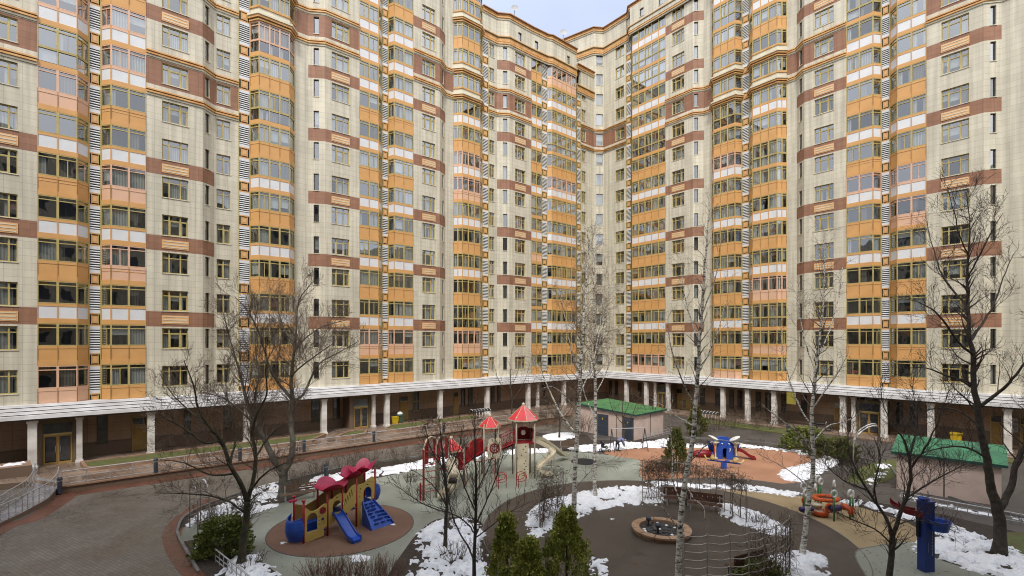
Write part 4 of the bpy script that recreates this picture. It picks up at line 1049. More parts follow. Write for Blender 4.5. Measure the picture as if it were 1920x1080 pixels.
tree('birch_tree', None, 22.4, [
 [(1504, 1045, .14), (1509, 1000, .12), (1516, 945, .11), (1524, 885, .10), (1524, 830, .09), (1521, 775, .08), (1529, 710, .07), (1538, 630, .055), (1545, 550, .035), (1546, 485, .02), (1544, 430, .008)],
 [(1523, 800, .04), (1500, 765, .035, .4), (1482, 720, .028, .7), (1470, 670, .018, 1), (1462, 610, .008, 1.2)],
 [(1522, 770, .035), (1545, 735, .03, -.4), (1570, 700, .022, -.7), (1592, 660, .01, -1)],
 [(1523, 850, .04), (1498, 812, .034, -.6), (1462, 785, .024, -1), (1425, 755, .01, -1.3)],
 [(1530, 700, .03), (1512, 650, .026, .5), (1500, 590, .018, .8), (1495, 530, .008, 1)],
 [(1533, 670, .03), (1556, 620, .025, .5), (1572, 560, .016, .9), (1580, 500, .007, 1.1)],
 [(1524, 830, .035), (1550, 800, .03, .6), (1585, 790, .02, 1), (1620, 770, .008, 1.3)],
 [(1520, 920, .025), (1490, 890, .02, -.4), (1455, 868, .014, -.7), (1420, 850, .007, -.9)],
], dv(BIR, len=[1.4, .8, .5], den=[2.7, 3.8, 4.0], rmin=.0055, t0=.45), 24, 'spreading birch growing from the lower right snow island before the orange flower toy', 'birch', 'twig')
# right-hand trees
tree('bare_tree', None, 22.6, [
 [(1875, 1042, .27), (1875, 985, .22), (1870, 952, .22), (1858, 912, .17), (1850, 864, .15), (1838, 804, .14), (1833, 765, .13), (1826, 725, .11), (1825, 670, .10), (1818, 630, .085), (1815, 570, .065), (1814, 500, .045), (1818, 430, .025), (1812, 360, .01)],
 [(1873, 958, .15), (1893, 920, .14, .3), (1907, 866, .12, .5), (1925, 825, .10, .7), (1950, 750, .08, 1), (1960, 680, .05, 1.2), (1950, 600, .02, 1.4)],
 [(1833, 768, .08), (1856, 748, .075, -.3), (1880, 730, .065, -.5), (1905, 702, .05, -.8), (1935, 660, .03, -1), (1950, 610, .012, -1.2)],
 [(1826, 728, .06), (1800, 712, .055, .4), (1772, 704, .045, .7), (1738, 690, .03, 1), (1700, 690, .012, 1.3)],
 [(1824, 665, .06), (1796, 640, .05, -.5), (1768, 600, .04, -.9), (1740, 575, .025, -1.3), (1700, 560, .01, -1.6)],
 [(1820, 640, .05), (1846, 600, .045, .5), (1868, 560, .035, .8), (1885, 510, .022, 1.1), (1905, 470, .01, 1.4)],
 [(1816, 575, .045), (1788, 545, .04, .5), (1762, 505, .03, .8), (1748, 460, .018, 1.1), (1738, 420, .008, 1.3)],
 [(1815, 520, .035), (1836, 480, .03, -.5), (1856, 440, .022, -.8), (1880, 400, .01, -1)],
 [(1848, 858, .05), (1815, 840, .045, -.6), (1775, 838, .035, -1), (1730, 850, .02, -1.4), (1690, 870, .01, -1.7)],
 [(1836, 800, .05), (1806, 775, .045, .6), (1770, 765, .035, 1), (1725, 772, .02, 1.4), (1690, 790, .01, 1.7)],
 [(1815, 480, .03), (1798, 440, .025, -.4), (1790, 400, .018, -.6), (1775, 350, .008, -.8)],
], dv(DEC, den=[3.0, 4.8, 5.6], len=[1.8, .95, .5], rmin=.0066, t0=.4), 31, 'tallest dark tree at the right edge, forked trunk in front of the larger pink shed', 'bark', 'twig_dark')
tree('bare_tree', None, 19.7, [
 [(1667, 1102, .125), (1670, 1050, .105), (1673, 1005, .10)],
 [(1673, 1008, .07), (1660, 968, .062, .1), (1632, 928, .052, .3), (1612, 895, .042, .4), (1596, 860, .03, .6), (1590, 815, .018, .8), (1600, 775, .007, .9)],
 [(1673, 1008, .08), (1690, 958, .07, -.2), (1705, 912, .06, -.3), (1706, 868, .05, -.3), (1695, 825, .04, -.2), (1672, 795, .025, 0), (1655, 755, .015, .2), (1650, 715, .006, .3)],
 [(1698, 935, .04), (1728, 915, .035, .4), (1768, 892, .028, .7), (1810, 870, .015, 1), (1845, 862, .006, 1.2)],
 [(1706, 880, .04), (1728, 850, .035, -.5), (1750, 810, .026, -.8), (1768, 765, .015, -1), (1780, 730, .006, -1.2)],
 [(1705, 860, .035), (1715, 820, .03, .4), (1718, 775, .022, .7), (1712, 730, .012, .9), (1716, 690, .005, 1)],
 [(1672, 1020, .035), (1640, 992, .03, -.5), (1600, 975, .022, -.8), (1560, 955, .010, -1)],
 [(1645, 945, .035), (1640, 905, .03, -.4), (1650, 862, .022, -.6), (1640, 820, .012, -.8)],
 [(1680, 985, .03), (1715, 975, .026, .5), (1760, 985, .018, .9), (1800, 1000, .007, 1.1)],
 [(1625, 918, .03), (1590, 905, .024, -.3), (1556, 880, .016, -.5), (1530, 845, .006, -.7)],
], dv(DEC, den=[4.4, 5.6, 6.5], len=[1.25, .7, .4], rmin=.0068, curl=.12), 32, 'low-forked dark tree at the bottom right between birch and blue post', 'bark', 'twig_dark')
# thin trees further back
for i, (x, y, h, sp, lab) in enumerate(((958, 792, 130, 45, 'thin bare tree by the arcade above the red playground roof'), (1048, 822, 95, 40, 'thin bare tree beside the snow patch behind the cream slide'),
      (1168, 830, 95, 35, 'thin bare tree between the small pink shed and the person'), (1225, 815, 80, 30, 'thin bare tree in front of the blue shed door'), (625, 800, 105, 40, 'thin bare tree in front of the arcade left of the second entrance'))):
    d = F*10/(y-HZ); u = h
    tree('bare_tree', None, d, [[(x, y, .09), (x+2, y-u*.3, .075), (x-1, y-u*.6, .05), (x+1, y-u, .012)],
      [(x+1, y-u*.3, .04), (x+sp*.5, y-u*.55, .03, .5), (x+sp*.8, y-u*.85, .01, 1)],
      [(x+1, y-u*.35, .04), (x-sp*.5, y-u*.6, .03, -.5), (x-sp*.75, y-u*.9, .01, -1)],
      [(x, y-u*.5, .03), (x+sp*.3, y-u*.75, .02, -.9), (x+sp*.4, y-u*.95, .01, -1.3)]],
      dv(DEC, den=[1.7, 2.2, 2.2], len=[1.7, .9, .5], rmin=.010), 40+i, lab, 'bark', 'twig')
# ---------------------------------------------------------------- bare shrubs
def shrub(p, w, h, n, seed, label, tm='twig', grp=None, den=(2.6, 4.), rmin=.007, cat='shrub', name='bare_shrub'):
    rng = random.Random(seed); m = MB()
    P = dict(den=list(den), len=[h*.45, h*.22], rmin=rmin, rk=.6, rcap=[.012, .009], ang=(.35, .9), up=.35, seg=[4, 3], curl=.16, lift=[.06, .03])
    for i in range(n):
        a = rng.uniform(0, 2*math.pi); r = math.sqrt(rng.random())*w*.28
        b = Vector((r*math.cos(a)*(1 if isinstance(w, float) else 1), r*math.sin(a), -.02)); d = Vector((math.cos(a)*rng.uniform(.1, .7), math.sin(a)*rng.uniform(.1, .7), 1)).normalized()
        q = wander(rng, b, d, h*rng.uniform(.7, 1.05), 5, .1, .0)
        m.tube(q, [.014-.008*k/5 for k in range(6)], tm, 3, cap=False); spawn(m, tm, rng, q, .012, .006, 0, P, .25)
    kw = dict(label=label, category=cat)
    if grp: kw['group'] = grp
    return m.build(name, None, (p.x, p.y, 0), smooth=True, **kw)
gr = 'bare shrubs in the snow strip along the road'
for i, (x, y, w, h) in enumerate(((560, 908, 1.6, 1.1), (600, 893, 1.8, 1.3), (648, 884, 2.0, 1.6), (700, 878, 2.2, 1.7), (752, 868, 2.2, 1.6), (800, 860, 2.2, 1.6), (850, 852, 2.2, 1.5))):
    lab = ('leftmost bare shrub of the roadside snow strip, next to the brown bench', 'bare shrub right of the bench end, behind the yellow play structure', 'bare shrub behind the magenta canopies of the play structure', 'bare shrub in the snow just right of the magenta canopies', 'bare shrub in the snow left of the red arched climber',
           'bare shrub behind the red arched climber', 'bare shrub behind the red middle playground roof')[i]
    shrub(G(x, y), w, h, 26, 60+i, lab, 'twig', gr)
for i, (x, y, w, h, lab) in enumerate(((985, 815, 3.5, 2.2, 'dark bare thicket right of the tall red playground roof'), (1030, 800, 4, 2.4, 'tall dark thicket near the corner of the arcade'), (1088, 818, 3, 2.2, 'dark bare thicket left of the small pink shed'),
      (1105, 795, 3.2, 2.6, 'bare thicket against the left end of the small pink shed'), (1380, 800, 3.5, 1.9, 'bare shrub on the grass strip near the curved bicycle racks'), (1430, 805, 3.5, 1.8, 'bare shrub on the grass strip under the right wing columns'), (1344, 806, 3, 1.8, 'bare shrub beside the curved bicycle racks of the right wing'))):
    shrub(G(x, y), w, h, 34, 80+i, lab, 'twig', None, rmin=.011)
for i, (x, y, w, h, lab) in enumerate(((850, 1052, 1.5, .9, 'low dark shrub in the middle snow bed left of the slender tree'), (905, 1050, 1.2, 1.0, 'low dark shrub in the middle snow bed right of the slender tree'), (770, 905, 1.2, .7, 'small bare shrub at the green surface edge'),
      (458, 965, 1.5, 1.0, 'bare shrub in the left snow bed close to the kerb'), (415, 972, 2.2, 1.2, 'dense dark shrub under the arched trellis at the left'), (385, 978, 1.6, 1.1, 'dark shrub between the posts of the left arched trellis'), (470, 1062, 1.2, .7, 'low bare shrub at the foot of the lower left tree'), (1545, 877, 3.0, 1.1, 'snow-speckled dark shrub on the snow right of the terracotta surface'),
      (1420, 985, 1.2, .8, 'low bare shrub on the right snow island'), (1600, 945, 1.2, .6, 'low bare shrub in the snow strip beyond the orange flower toy'))):
    shrub(G(x, y), w, h, 28, 100+i, lab, 'twig', None, rmin=.006)
for i, x in enumerate((598, 628, 660, 694, 728)):
    shrub(G(x, 1100), 1.1, 1.15, 46, 130+i, 'reddish bare hedge bushes along the bottom edge below the brown circle', 'twig_red', 'reddish hedge bushes at the bottom edge', den=(3, 3), rmin=.005)
# ---------------------------------------------------------------- evergreens
def leafmat(name, a, b, c):
    m, n, l, p = newmat(name); p.inputs['Roughness'].default_value = .75; p.inputs['Specular IOR Level'].default_value = .2
    ge = n.new('ShaderNodeNewGeometry'); cr = n.new('ShaderNodeValToRGB'); e = cr.color_ramp.elements
    e[0].color = (*a, 1); e[1].color = (*c, 1); k = e.new(.5); k.color = (*b, 1)
    l.new(ge.outputs['Random Per Island'], cr.inputs['Fac']); l.new(cr.outputs['Color'], p.inputs['Base Color'])
leafmat('thuja_green', (.13, .17, .03), (.27, .30, .06), (.42, .40, .11))
leafmat('juniper_green', (.075, .11, .025), (.15, .185, .042), (.25, .26, .075))
leafmat('dark_green', (.055, .07, .02), (.105, .115, .032), (.17, .16, .055))
def evergreen(name, p, w, h, n, m, seed, label, shape='cone', s=.10, cat='evergreen shrub'):
    rng = random.Random(seed); root = empty(name, (p.x, p.y, 0), 0, label=label, category=cat)
    t = MB(); t.tube([Vector((0, 0, -.05)), Vector((.02, 0, h*.45)), Vector((0, .01, h*.9))], [.06, .04, .01], 'bark', 6); t.build('trunk', root)
    f = MB(); k = f.mi(m)
    # sprays grow from bough tips spread over the surface and through the volume
    boughs = []
    for i in range(int(n/45)):
        z = rng.random()**(.8 if shape == 'cone' else 1)
        a = rng.uniform(0, 6.283)
        if shape == 'cone': R_ = (w/2)*min(1, (1-z)*1.25+.06)*(1 if z > .12 else .75)
        else: R_ = (w/2)*math.sqrt(max(.05, 1-(z*1.05-.15)**2))*rng.uniform(.85, 1.12)
        rr = R_*rng.uniform(.55, 1.06)
        boughs.append((Vector((rr*math.cos(a), rr*math.sin(a), z*h)), a, rng.uniform(.6, 1.3)))
    for (c, a, sc) in boughs:
        out = Vector((math.cos(a), math.sin(a), 0)); ax = (out*(.45 if shape == 'cone' else .8)+Vector((0, 0, 1))*(1 if shape == 'cone' else .45)+Vector((rng.gauss(0, .25), rng.gauss(0, .25), 0))).normalized()
        for j in range(45):
            u = rng.random(); base = c+ax*(u*.34*sc)+Vector((rng.gauss(0, .07), rng.gauss(0, .07), rng.gauss(0, .06)))*sc*(1.3-u)
            d = (ax+Vector((rng.gauss(0, .45), rng.gauss(0, .45), rng.gauss(0, .35)))).normalized(); sd = d.cross(Vector((rng.gauss(0, 1), rng.gauss(0, 1), rng.gauss(0, 1)))).normalized()
            L = s*rng.uniform(.6, 1.3); W = L*.28
            i = len(f.v); f.v.extend([tuple(base), tuple(base+d*L*.5+sd*W), tuple(base+d*L), tuple(base+d*L*.5-sd*W)])
            f.f.append((i, i+1, i+2, i+3)); f.m.append(k); f.uv.append(None)
    f.build('foliage', root)
evergreen('thuja', D(950, 1100, 19.4), 1.45, 2.75, 11000, 'thuja_green', 1, 'left thuja of the three at the bottom centre, beside the dark ring path', cat='evergreen')
evergreen('thuja', D(1062, 1100, 18.8), 2.1, 3.25, 17000, 'thuja_green', 2, 'tallest and widest thuja of the three at the bottom centre', cat='evergreen')
evergreen('thuja', D(992, 1100, 18.2), 1.5, 2.35, 11000, 'thuja_green', 3, 'shortest thuja, squeezed between the other two at the bottom centre', cat='evergreen')
evergreen('thuja', G(1268, 884), 1.95, 3.0, 10000, 'dark_green', 4, 'dark upright evergreen beside the leaning birch, in front of the terracotta surface', cat='evergreen', s=.13)
evergreen('thuja', G(1306, 818), 2.3, 2.9, 6000, 'dark_green', 5, 'dark evergreen behind the leaning birch near the curved bicycle racks', cat='evergreen', s=.17)
evergreen('juniper', G(421, 1036), 2.0, 1.45, 13000, 'juniper_green', 6, 'low round juniper bush beside the lower left tree', 'dome', .12)
evergreen('juniper', G(1507, 846), 3.2, 2.0, 8000, 'juniper_green', 7, 'broad green bush behind the terracotta surface, left of its darker neighbour', 'dome', .17)
evergreen('juniper', G(1564, 862), 2.9, 1.7, 8000, 'dark_green', 8, 'darker low bush right of the broad green one behind the terracotta surface', 'dome', .17)
evergreen('juniper', G(1425, 1095), 1.5, .7, 5000, 'juniper_green', 9, 'low green bush behind the wavy trellis at the bottom edge', 'dome', .1)
# ---------------------------------------------------------------- playground
from mathutils.geometry import tessellate_polygon
mat('pl_yellow', (.55, .40, .11), .45, (.46, .33, .09), scale=1.5); mat('pl_ochre', (.34, .21, .06), .5, (.28, .17, .05), scale=1.5)
mat('pl_blue', (.025, .085, .42), .32, (.02, .065, .34), scale=2); mat('pl_blue_dk', (.018, .045, .22), .35)
mat('pl_magenta', (.44, .018, .085), .38, (.34, .014, .06), scale=2); mat('pl_red', (.40, .018, .022), .4, (.30, .014, .018), scale=1.5)
mat('pl_darkred', (.22, .012, .02), .45); mat('roof_red', (.55, .04, .045), .5, (.46, .03, .035), scale=1.2); mat('roof_pink', (.58, .16, .17), .5)
mat('pl_cream', (.56, .50, .37), .5, (.42, .37, .27), scale=1.6, detail=7); mat('pl_post', (.36, .31, .24), .5, (.28, .24, .18), scale=2)
mat('pl_orange', (.60, .10, .02), .4, (.5, .08, .018), scale=2); mat('pl_green', (.05, .22, .06), .4); mat('pl_purple', (.06, .035, .14), .4)
mat('pl_white', (.72, .72, .70), .4); mat('wood_dark', (.10, .045, .03), .6, (.06, .028, .02), scale=3); mat('wood_brown', (.15, .095, .06), .65, (.09, .055, .035), scale=3)
mat('trellis_steel', (.42, .39, .35), .4, (.3, .28, .25), scale=4, metal=.35); mat('rubber_black', (.02, .02, .022), .8)
mat('shed_pink', (.60, .475, .415), .7, (.50, .39, .34), scale=1.4, detail=7); mat('shed_door', (.055, .07, .095), .5); mat('shed_trim', (.02, .07, .06), .5)
mat('roof_green', (.07, .22, .07), .7, (.045, .12, .05), scale=1.0, detail=8, bump=.6, bscale=12)
mat('roof_green2', (.06, .22, .11), .7, (.04, .13, .075), scale=1.0, detail=8, bump=.6, bscale=12)
mat('bin_yellow', (.62, .42, .02), .45); mat('bin_green', (.06, .10, .07), .5); mat('ac_white', (.42, .43, .44), .5); mat('jacket', (.21, .23, .40), .8, (.15, .17, .30), scale=6)
mat('trousers', (.03, .032, .045), .85); mat('skin', (.45, .27, .2), .6); mat('hat', (.30, .33, .55), .8); mat('gravel', (.09, .085, .08), .4, (.03, .03, .03), scale=5, bump=.8, bscale=20)
mat('sign_olive', (.33, .29, .05), .5, (.28, .24, .04), scale=1)
mat('pl_tan', (.62, .50, .20), .5)
def plateh(mb, out, holes, th, M, m):
    loops = [out]+holes
    pts = [p for lp in loops for p in lp]
    for t in tessellate_polygon([[Vector((p[0], p[1], 0)) for p in lp] for lp in loops]):
        q = [pts[i] for i in t]
        mb.face([M @ Vector((p[0], 0, p[1])) for p in q], m); mb.face([M @ Vector((p[0], th, p[1])) for p in reversed(q)], m)
    for lp in loops:
        for p, q in zip(lp, lp[1:]+lp[:1]):
            mb.face([M @ Vector((p[0], 0, p[1])), M @ Vector((p[0], th, p[1])), M @ Vector((q[0], th, q[1])), M @ Vector((q[0], 0, q[1]))], m)
def arch(x0, x1, z0, z1, n=8):
    c = (x0+x1)/2; r = (x1-x0)/2; k = z1-(r*1.25)
    return [(x0, z0), (x1, z0)]+[(c+r*math.cos(math.pi*i/n), k+r*1.25*math.sin(math.pi*i/n)) for i in range(n+1)]
def ell(cx, cz, rx, rz, n=14, t0=0): return [(cx+rx*math.cos(2*math.pi*i/n+t0), cz+rz*math.sin(2*math.pi*i/n+t0)) for i in range(n)]
def leaf(cx, cz, L, w, a):
    o = [(0, 0), (w*.8, L*.3), (w, L*.55), (w*.4, L), (-w*.1, L*.6)]
    return [(cx+x*math.cos(a)-z*math.sin(a), cz+x*math.sin(a)+z*math.cos(a)) for x, z in o]
def smooth2(pts, n=4): return [(v.x, v.y) for v in catmull([Vector((p[0], p[1])) for p in pts], n)]
def chute(mb, pts, w, h, th, m, n=3):
    P = catmull([Vector(p) for p in pts], n, False); rows = []
    for i, p in enumerate(P):
        d = P[min(i+1, len(P)-1)]-P[max(i-1, 0)]; r = Vector((d.y, -d.x, 0)).normalized()
        sec = [(-w/2-th, h), (-w/2, h), (-w/2, .05), (-w/4, 0), (w/4, 0), (w/2, .05), (w/2, h), (w/2+th, h), (w/2+th, -th), (-w/2-th, -th)]
        rows.append([p+r*a+Vector((0, 0, b)) for a, b in sec])
    for a, b in zip(rows, rows[1:]):
        for k in range(len(a)):
            j = (k+1) % len(a); mb.face([a[k], b[k], b[j], a[j]], m)
    mb.face(rows[0], m); mb.face(rows[-1][::-1], m)
def sub(root, name, fn, smooth=False, parent=None):
    m = MB(); fn(m); return m.build(name, parent or root, smooth=smooth)
# --- yellow play structure
R1 = empty('play_structure', (-10.3, 23.9, 0), R(48.5), label='yellow and blue toddler play structure with magenta tulip canopies on the brown circle', category='playground')
T1 = lambda y=0: Matrix.Translation((0, y, 0))
W1 = 1.05
P1 = smooth2([(.06, .05), (.55, .06), (1.02, .10), (1.03, .42), (1.10, .52), (1.2, .55), (1.2, 1.1), (1.2, 1.66), (.95, 1.66), (.65, 1.50), (.35, 1.52), (.08, 1.72), (.06, 1.2)], 3)
h1 = [arch(.16, .70, .50, 1.42)[::-1], ell(.80, 1.12, .035, .05, 6), ell(.78, .92, .035, .05, 6), ell(.82, .74, .035, .05, 6), ell(1.0, .72, .05, .04, 6)]
sub(R1, 'front_panel', lambda m: plateh(m, P1, h1, .05, T1(-.03), 'pl_yellow'))
sub(R1, 'round_window', lambda m: (plateh(m, ell(.97, 1.40, .17, .17), [], .03, T1(-.063), 'pl_darkred'), plateh(m, ell(.97, .97, .07, .07), [], .03, T1(-.063), 'pl_purple')))
P2 = smooth2([(1.29, .52), (1.6, .66), (1.9, .98), (2.15, 1.0), (2.35, .9), (2.5, 1.0), (2.84, 1.30), (2.84, 1.9), (2.84, 2.30), (2.5, 2.18), (2.3, 1.95), (2.12, 2.02), (1.8, 2.03), (1.5, 1.86), (1.29, 1.78), (1.29, 1.1)], 3)
h2 = [arch(1.52, 2.0, 1.08, 1.72)[::-1]]+[leaf(2.16+.12*i, 1.28+.10*i, .30+.05*i, .06, .25) for i in range(5)]+[ell(1.76, 1.86, .07, .035, 6)]
sub(R1, 'front_panel', lambda m: plateh(m, P2, h2, .05, T1(-.03), 'pl_yellow'))
P3 = smooth2([(2.94, .03), (3.10, .03), (3.12, .7), (3.15, 1.12), (3.5, 1.16), (3.9, 1.12), (3.98, 1.6), (3.98, 2.35), (3.8, 2.52), (3.45, 2.30), (3.1, 2.24), (2.94, 2.2), (2.94, 1.2)], 3)
h3 = [arch(3.30, 3.80, 1.2, 2.02)[::-1], ell(3.55, 2.14, .08, .04, 6), ell(3.12, 2.0, .03, .06, 6), ell(3.09, 1.8, .03, .05, 6), ell(3.07, 1.6, .03, .05, 6)]
sub(R1, 'front_panel', lambda m: plateh(m, P3, h3, .05, T1(-.03), 'pl_yellow'))
for o in ([(.06, .05), (1.2, .3), (1.2, 1.7), (.6, 1.5), (.06, 1.7)], [(1.29, .6), (2.0, .9), (2.84, 1.3), (2.84, 2.4), (2.3, 2.1), (1.8, 2.05), (1.29, 1.8)], [(2.94, 1.1), (3.98, 1.1), (3.98, 2.5), (3.4, 2.35), (2.94, 2.35)]):
    oo = o; sub(R1, 'back_panel', lambda m: plateh(m, oo, [], .05, T1(W1), 'pl_ochre'))
for x, h, z0 in ((0, 2.08, 0), (1.245, 2.34, 0), (2.06, 2.34, .9), (2.89, 2.62, 0), (4.03, 2.98, 0)):
    for y in (0, W1):
        def f(m):
            m.tube([(x, y, z0), (x, y, h)], .055, 'pl_red' if x < 2.8 or 1 else 'pl_yellow', 10)
            if x == 0: m.lathe([(.06, h-.02), (.10, h), (.10, h+.05), (0, h+.07)], (x, y, 0), 'pl_red', 10)
        sub(R1, 'post', f, True)
for x0, x1, z in ((.05, 1.2, .38), (1.28, 2.85, 1.02), (2.95, 4.0, 1.15)):
    sub(R1, 'deck', lambda m: m.box(x0, x1, .05, W1-.03, z-.06, z, 'pl_blue_dk'))
sub(R1, 'bench_seat', lambda m: (m.box(.1, 1.15, .55, W1-.05, .39, .72, 'pl_blue')))
def canopy(m, cx, cy, z, Rr, tilt, ph):
    N, Mx = 48, 6; rows = []
    for i in range(Mx+1):
        r = i/Mx; row = []
        for k in range(N):
            t = 2*math.pi*k/N; lobe = .74+.26*abs(math.cos(2*t+ph))**.6
            rr = Rr*r*lobe; zz = .05+.50*(r*lobe)**2.2*(.6+.4*abs(math.cos(2*t+ph)))
            row.append(Vector((cx+rr*math.cos(t), cy+rr*math.sin(t), z+zz+tilt*rr*math.cos(t))))
        rows.append(row)
    for a, b in zip(rows, rows[1:]):
        for k in range(N):
            j = (k+1) % N
            m.face([a[k], b[k], b[j], a[j]], 'pl_magenta'); e = Vector((0, 0, -.03)); m.face([a[j]+e, b[j]+e, b[k]+e, a[k]+e], 'pl_red')
    for k in range(N):
        j = (k+1) % N; e = Vector((0, 0, -.03)); m.face([rows[-1][k], rows[-1][k]+e, rows[-1][j]+e, rows[-1][j]], 'pl_magenta')
sub(R1, 'canopy', lambda m: canopy(m, 1.62, .5, 2.14, .98, 0, .4)); sub(R1, 'canopy', lambda m: canopy(m, 2.85, .5, 2.52, .76, .05, .4)); sub(R1, 'canopy', lambda m: canopy(m, 3.55, .5, 2.70, .74, .22, 1.2))
sub(R1, 'slide', lambda m: chute(m, [(1.76, 0, 1.02), (1.76, -.3, .95), (1.76, -1.0, .50), (1.76, -1.55, .20), (1.76, -1.95, .16)], .46, .17, .035, 'pl_blue'), True)
sub(R1, 'slide_foot', lambda m: (m.box(1.55, 1.97, -1.95, -1.6, 0, .13, 'pl_blue')))
def climb(m):
    n = 8; rows = []
    for i in range(n+1):
        t = i/n; w = .34+.24*t; y = -.02-1.12*t**1.15; z = 1.2*(1-t)**.85+.02
        rows.append([Vector((3.55-w+.10*t, y, z)), Vector((3.55+w+.34*t, y, z))])
    for a, b in zip(rows, rows[1:]):
        m.face([a[0], b[0], b[1], a[1]], 'pl_blue'); m.face([a[1]-Vector((0, -.04, .05)), b[1]-Vector((0, -.04, .05)), b[0]-Vector((0, -.04, .05)), a[0]-Vector((0, -.04, .05))], 'pl_blue_dk')
        for k in (0, 1):
            u = Vector((0, -.03, .11)); q = Vector((0, 0, 0)); m.face([a[k], a[k]+u, b[k]+u, Vector((b[k].x, b[k].y, b[k].z))], 'pl_blue')
            e = Vector((.04 if k == 0 else -.04, 0, 0)); m.face([a[k]+u, a[k]+u+e, b[k]+u+e, b[k]+u], 'pl_blue'); m.face([a[k]+u+e, a[k]+e, b[k]+e, b[k]+u+e], 'pl_blue')
            m.face([a[k], b[k], Vector((b[k].x, b[k].y, 0)), Vector((a[k].x, a[k].y, 0 if i > 3 else a[k].z-.2))], 'pl_blue')
sub(R1, 'climbing_wall', climb)
def grips(m):
    rg = random.Random(3)
    for i in range(1, 8):
        t = i/8; y = -.02-1.12*t**1.15; z = 1.2*(1-t)**.85+.04
        for k in range(2+(i > 3)):
            x = 3.3+.2*t+rg.uniform(0, .12)+k*(.3+.05*t)
            m.tube([(x-.13, y-.01, z+.01), (x-.04, y-.08, z+.06), (x+.08, y-.07, z+.05), (x+.15, y-.01, z)], [.02, .05, .045, .02], 'pl_blue', 6)
sub(R1, 'climbing_grip', grips, True)
def shell(m, cx, cy, r, a0, a1, z0, z1, mt, n=12, bulge=.12):
    rows = []
    for j in range(7):
        v = j/6; rr = r+bulge*math.sin(math.pi*v); z = z0+(z1-z0)*v
        rows.append([Vector((cx+rr*math.cos(a0+(a1-a0)*k/n), cy+rr*1.0*math.sin(a0+(a1-a0)*k/n), z-(.16*math.sin(math.pi*k/n) if j == 6 else 0))) for k in range(n+1)])
    for a, b in zip(rows, rows[1:]):
        for k in range(n): m.face([a[k], a[k+1], b[k+1], b[k]], mt)
    for k in range(n): # rolled rim
        pass
    m.tube(rows[-1], .035, mt, 6)
sub(R1, 'end_shell', lambda m: shell(m, -.05, .52, .48, R(100), R(275), .12, 1.28, 'pl_blue'), True)
sub(R1, 'end_shell', lambda m: shell(m, 4.1, .52, .42, R(-95), R(95), 1.1, 2.0, 'pl_blue'), True)
sub(R1, 'lever', lambda m: (m.tube([(-.25, .5, 1.3), (-.28, .5, 2.05)], .025, 'pl_red', 6), m.box(-.5, -.12, .42, .58, 2.04, 2.12, 'pl_magenta')))
# --- large red and cream climbing structure
R2 = empty('play_structure', (.9, 35.9, 0), 0, label='large red and cream climbing structure with three pointed red roofs and curved slides', category='playground')
O2 = Vector((.9, 35.9, 0)); L2 = lambda x, y, z=0: Vector((x, y, z))-O2
def roof_(m, cx, cy, z0, z1, r, n, ph):
    c = L2(cx, cy, z1)
    for k in range(n):
        a, b = ph+2*math.pi*k/n, ph+2*math.pi*(k+1)/n
        p, q = L2(cx+r*math.cos(a), cy+r*math.sin(a), z0), L2(cx+r*math.cos(b), cy+r*math.sin(b), z0)
        m.face([p, q, c], 'roof_pink' if k % 4 == 2 else 'roof_red'); m.face([q-Vector((0, 0, .09)), p-Vector((0, 0, .09)), c-Vector((0, 0, .12))], 'pl_cream')
        m.face([p-Vector((0, 0, .09)), q-Vector((0, 0, .09)), q, p], 'pl_cream')
        m.tube([p, c], .018, 'pl_cream', 4, cap=False)
    m.lathe([(.11, -.08), (.13, -.02), (.09, .06), (0, .12)], c, 'pl_cream', 10)
def tower(cx, cy, hw, zdeck, zpost, ze, za, r, n, ang):
    for a in range(4):
        t = ang+math.pi/4+a*math.pi/2; x, y = cx+hw*1.414*math.cos(t), cy+hw*1.414*math.sin(t)
        sub(R2, 'post', lambda m: (m.tube([L2(x, y, 0), L2(x, y, zpost)], .06, 'pl_post', 10), m.lathe([(.07, 0), (.08, .03), (0, .09)], L2(x, y, zpost), 'pl_cream', 10)), True)
    M = Matrix.Translation(L2(cx, cy, zdeck)) @ Matrix.Rotation(ang, 4, 'Z')
    sub(R2, 'deck', lambda m: m.box(-hw, hw, -hw, hw, -.1, 0, 'pl_darkred', M))
    sub(R2, 'roof', lambda m: roof_(m, cx, cy, ze, za, r, n, ang))
tower(.85, 35.9, .68, 2.57, 4.45, 4.28, 5.35, 1.16, 8, R(12)); tower(-1.65, 36.1, .52, 2.0, 3.85, 3.68, 4.5, .86, 6, R(12)); tower(-4.15, 33.1, .62, 1.35, 2.85, 2.62, 3.42, .86, 6, R(40))
M2 = Matrix.Translation(L2(.72, 35.12)) @ Matrix.Rotation(R(6), 4, 'Z')
rg = random.Random(5)
hol = [ell(rg.uniform(-.34, .34), .25+i*.21, .055, .055, 8)[::-1] for i in range(11)]
sub(R2, 'rock_wall', lambda m: plateh(m, [(-.5, 0), (.5, 0), (.5, 2.55), (-.5, 2.55)], hol, .08, M2, 'pl_cream'))
sub(R2, 'rock_wall_back', lambda m: m.box(-.48, .48, .1, .13, 0, 2.5, 'black', M2))
def bars(m, a, b, z0a, z0b, h, mt, n=7):
    a, b = Vector(a), Vector(b)
    for zz in (0, h): m.tube([L2(a.x, a.y, z0a+zz), L2(b.x, b.y, z0b+zz)], .03, mt, 6)
    for i in range(n+1):
        p = a.lerp(b, i/n); z = z0a+(z0b-z0a)*i/n; m.tube([L2(p.x, p.y, z), L2(p.x, p.y, z+h)], .016, mt, 4)
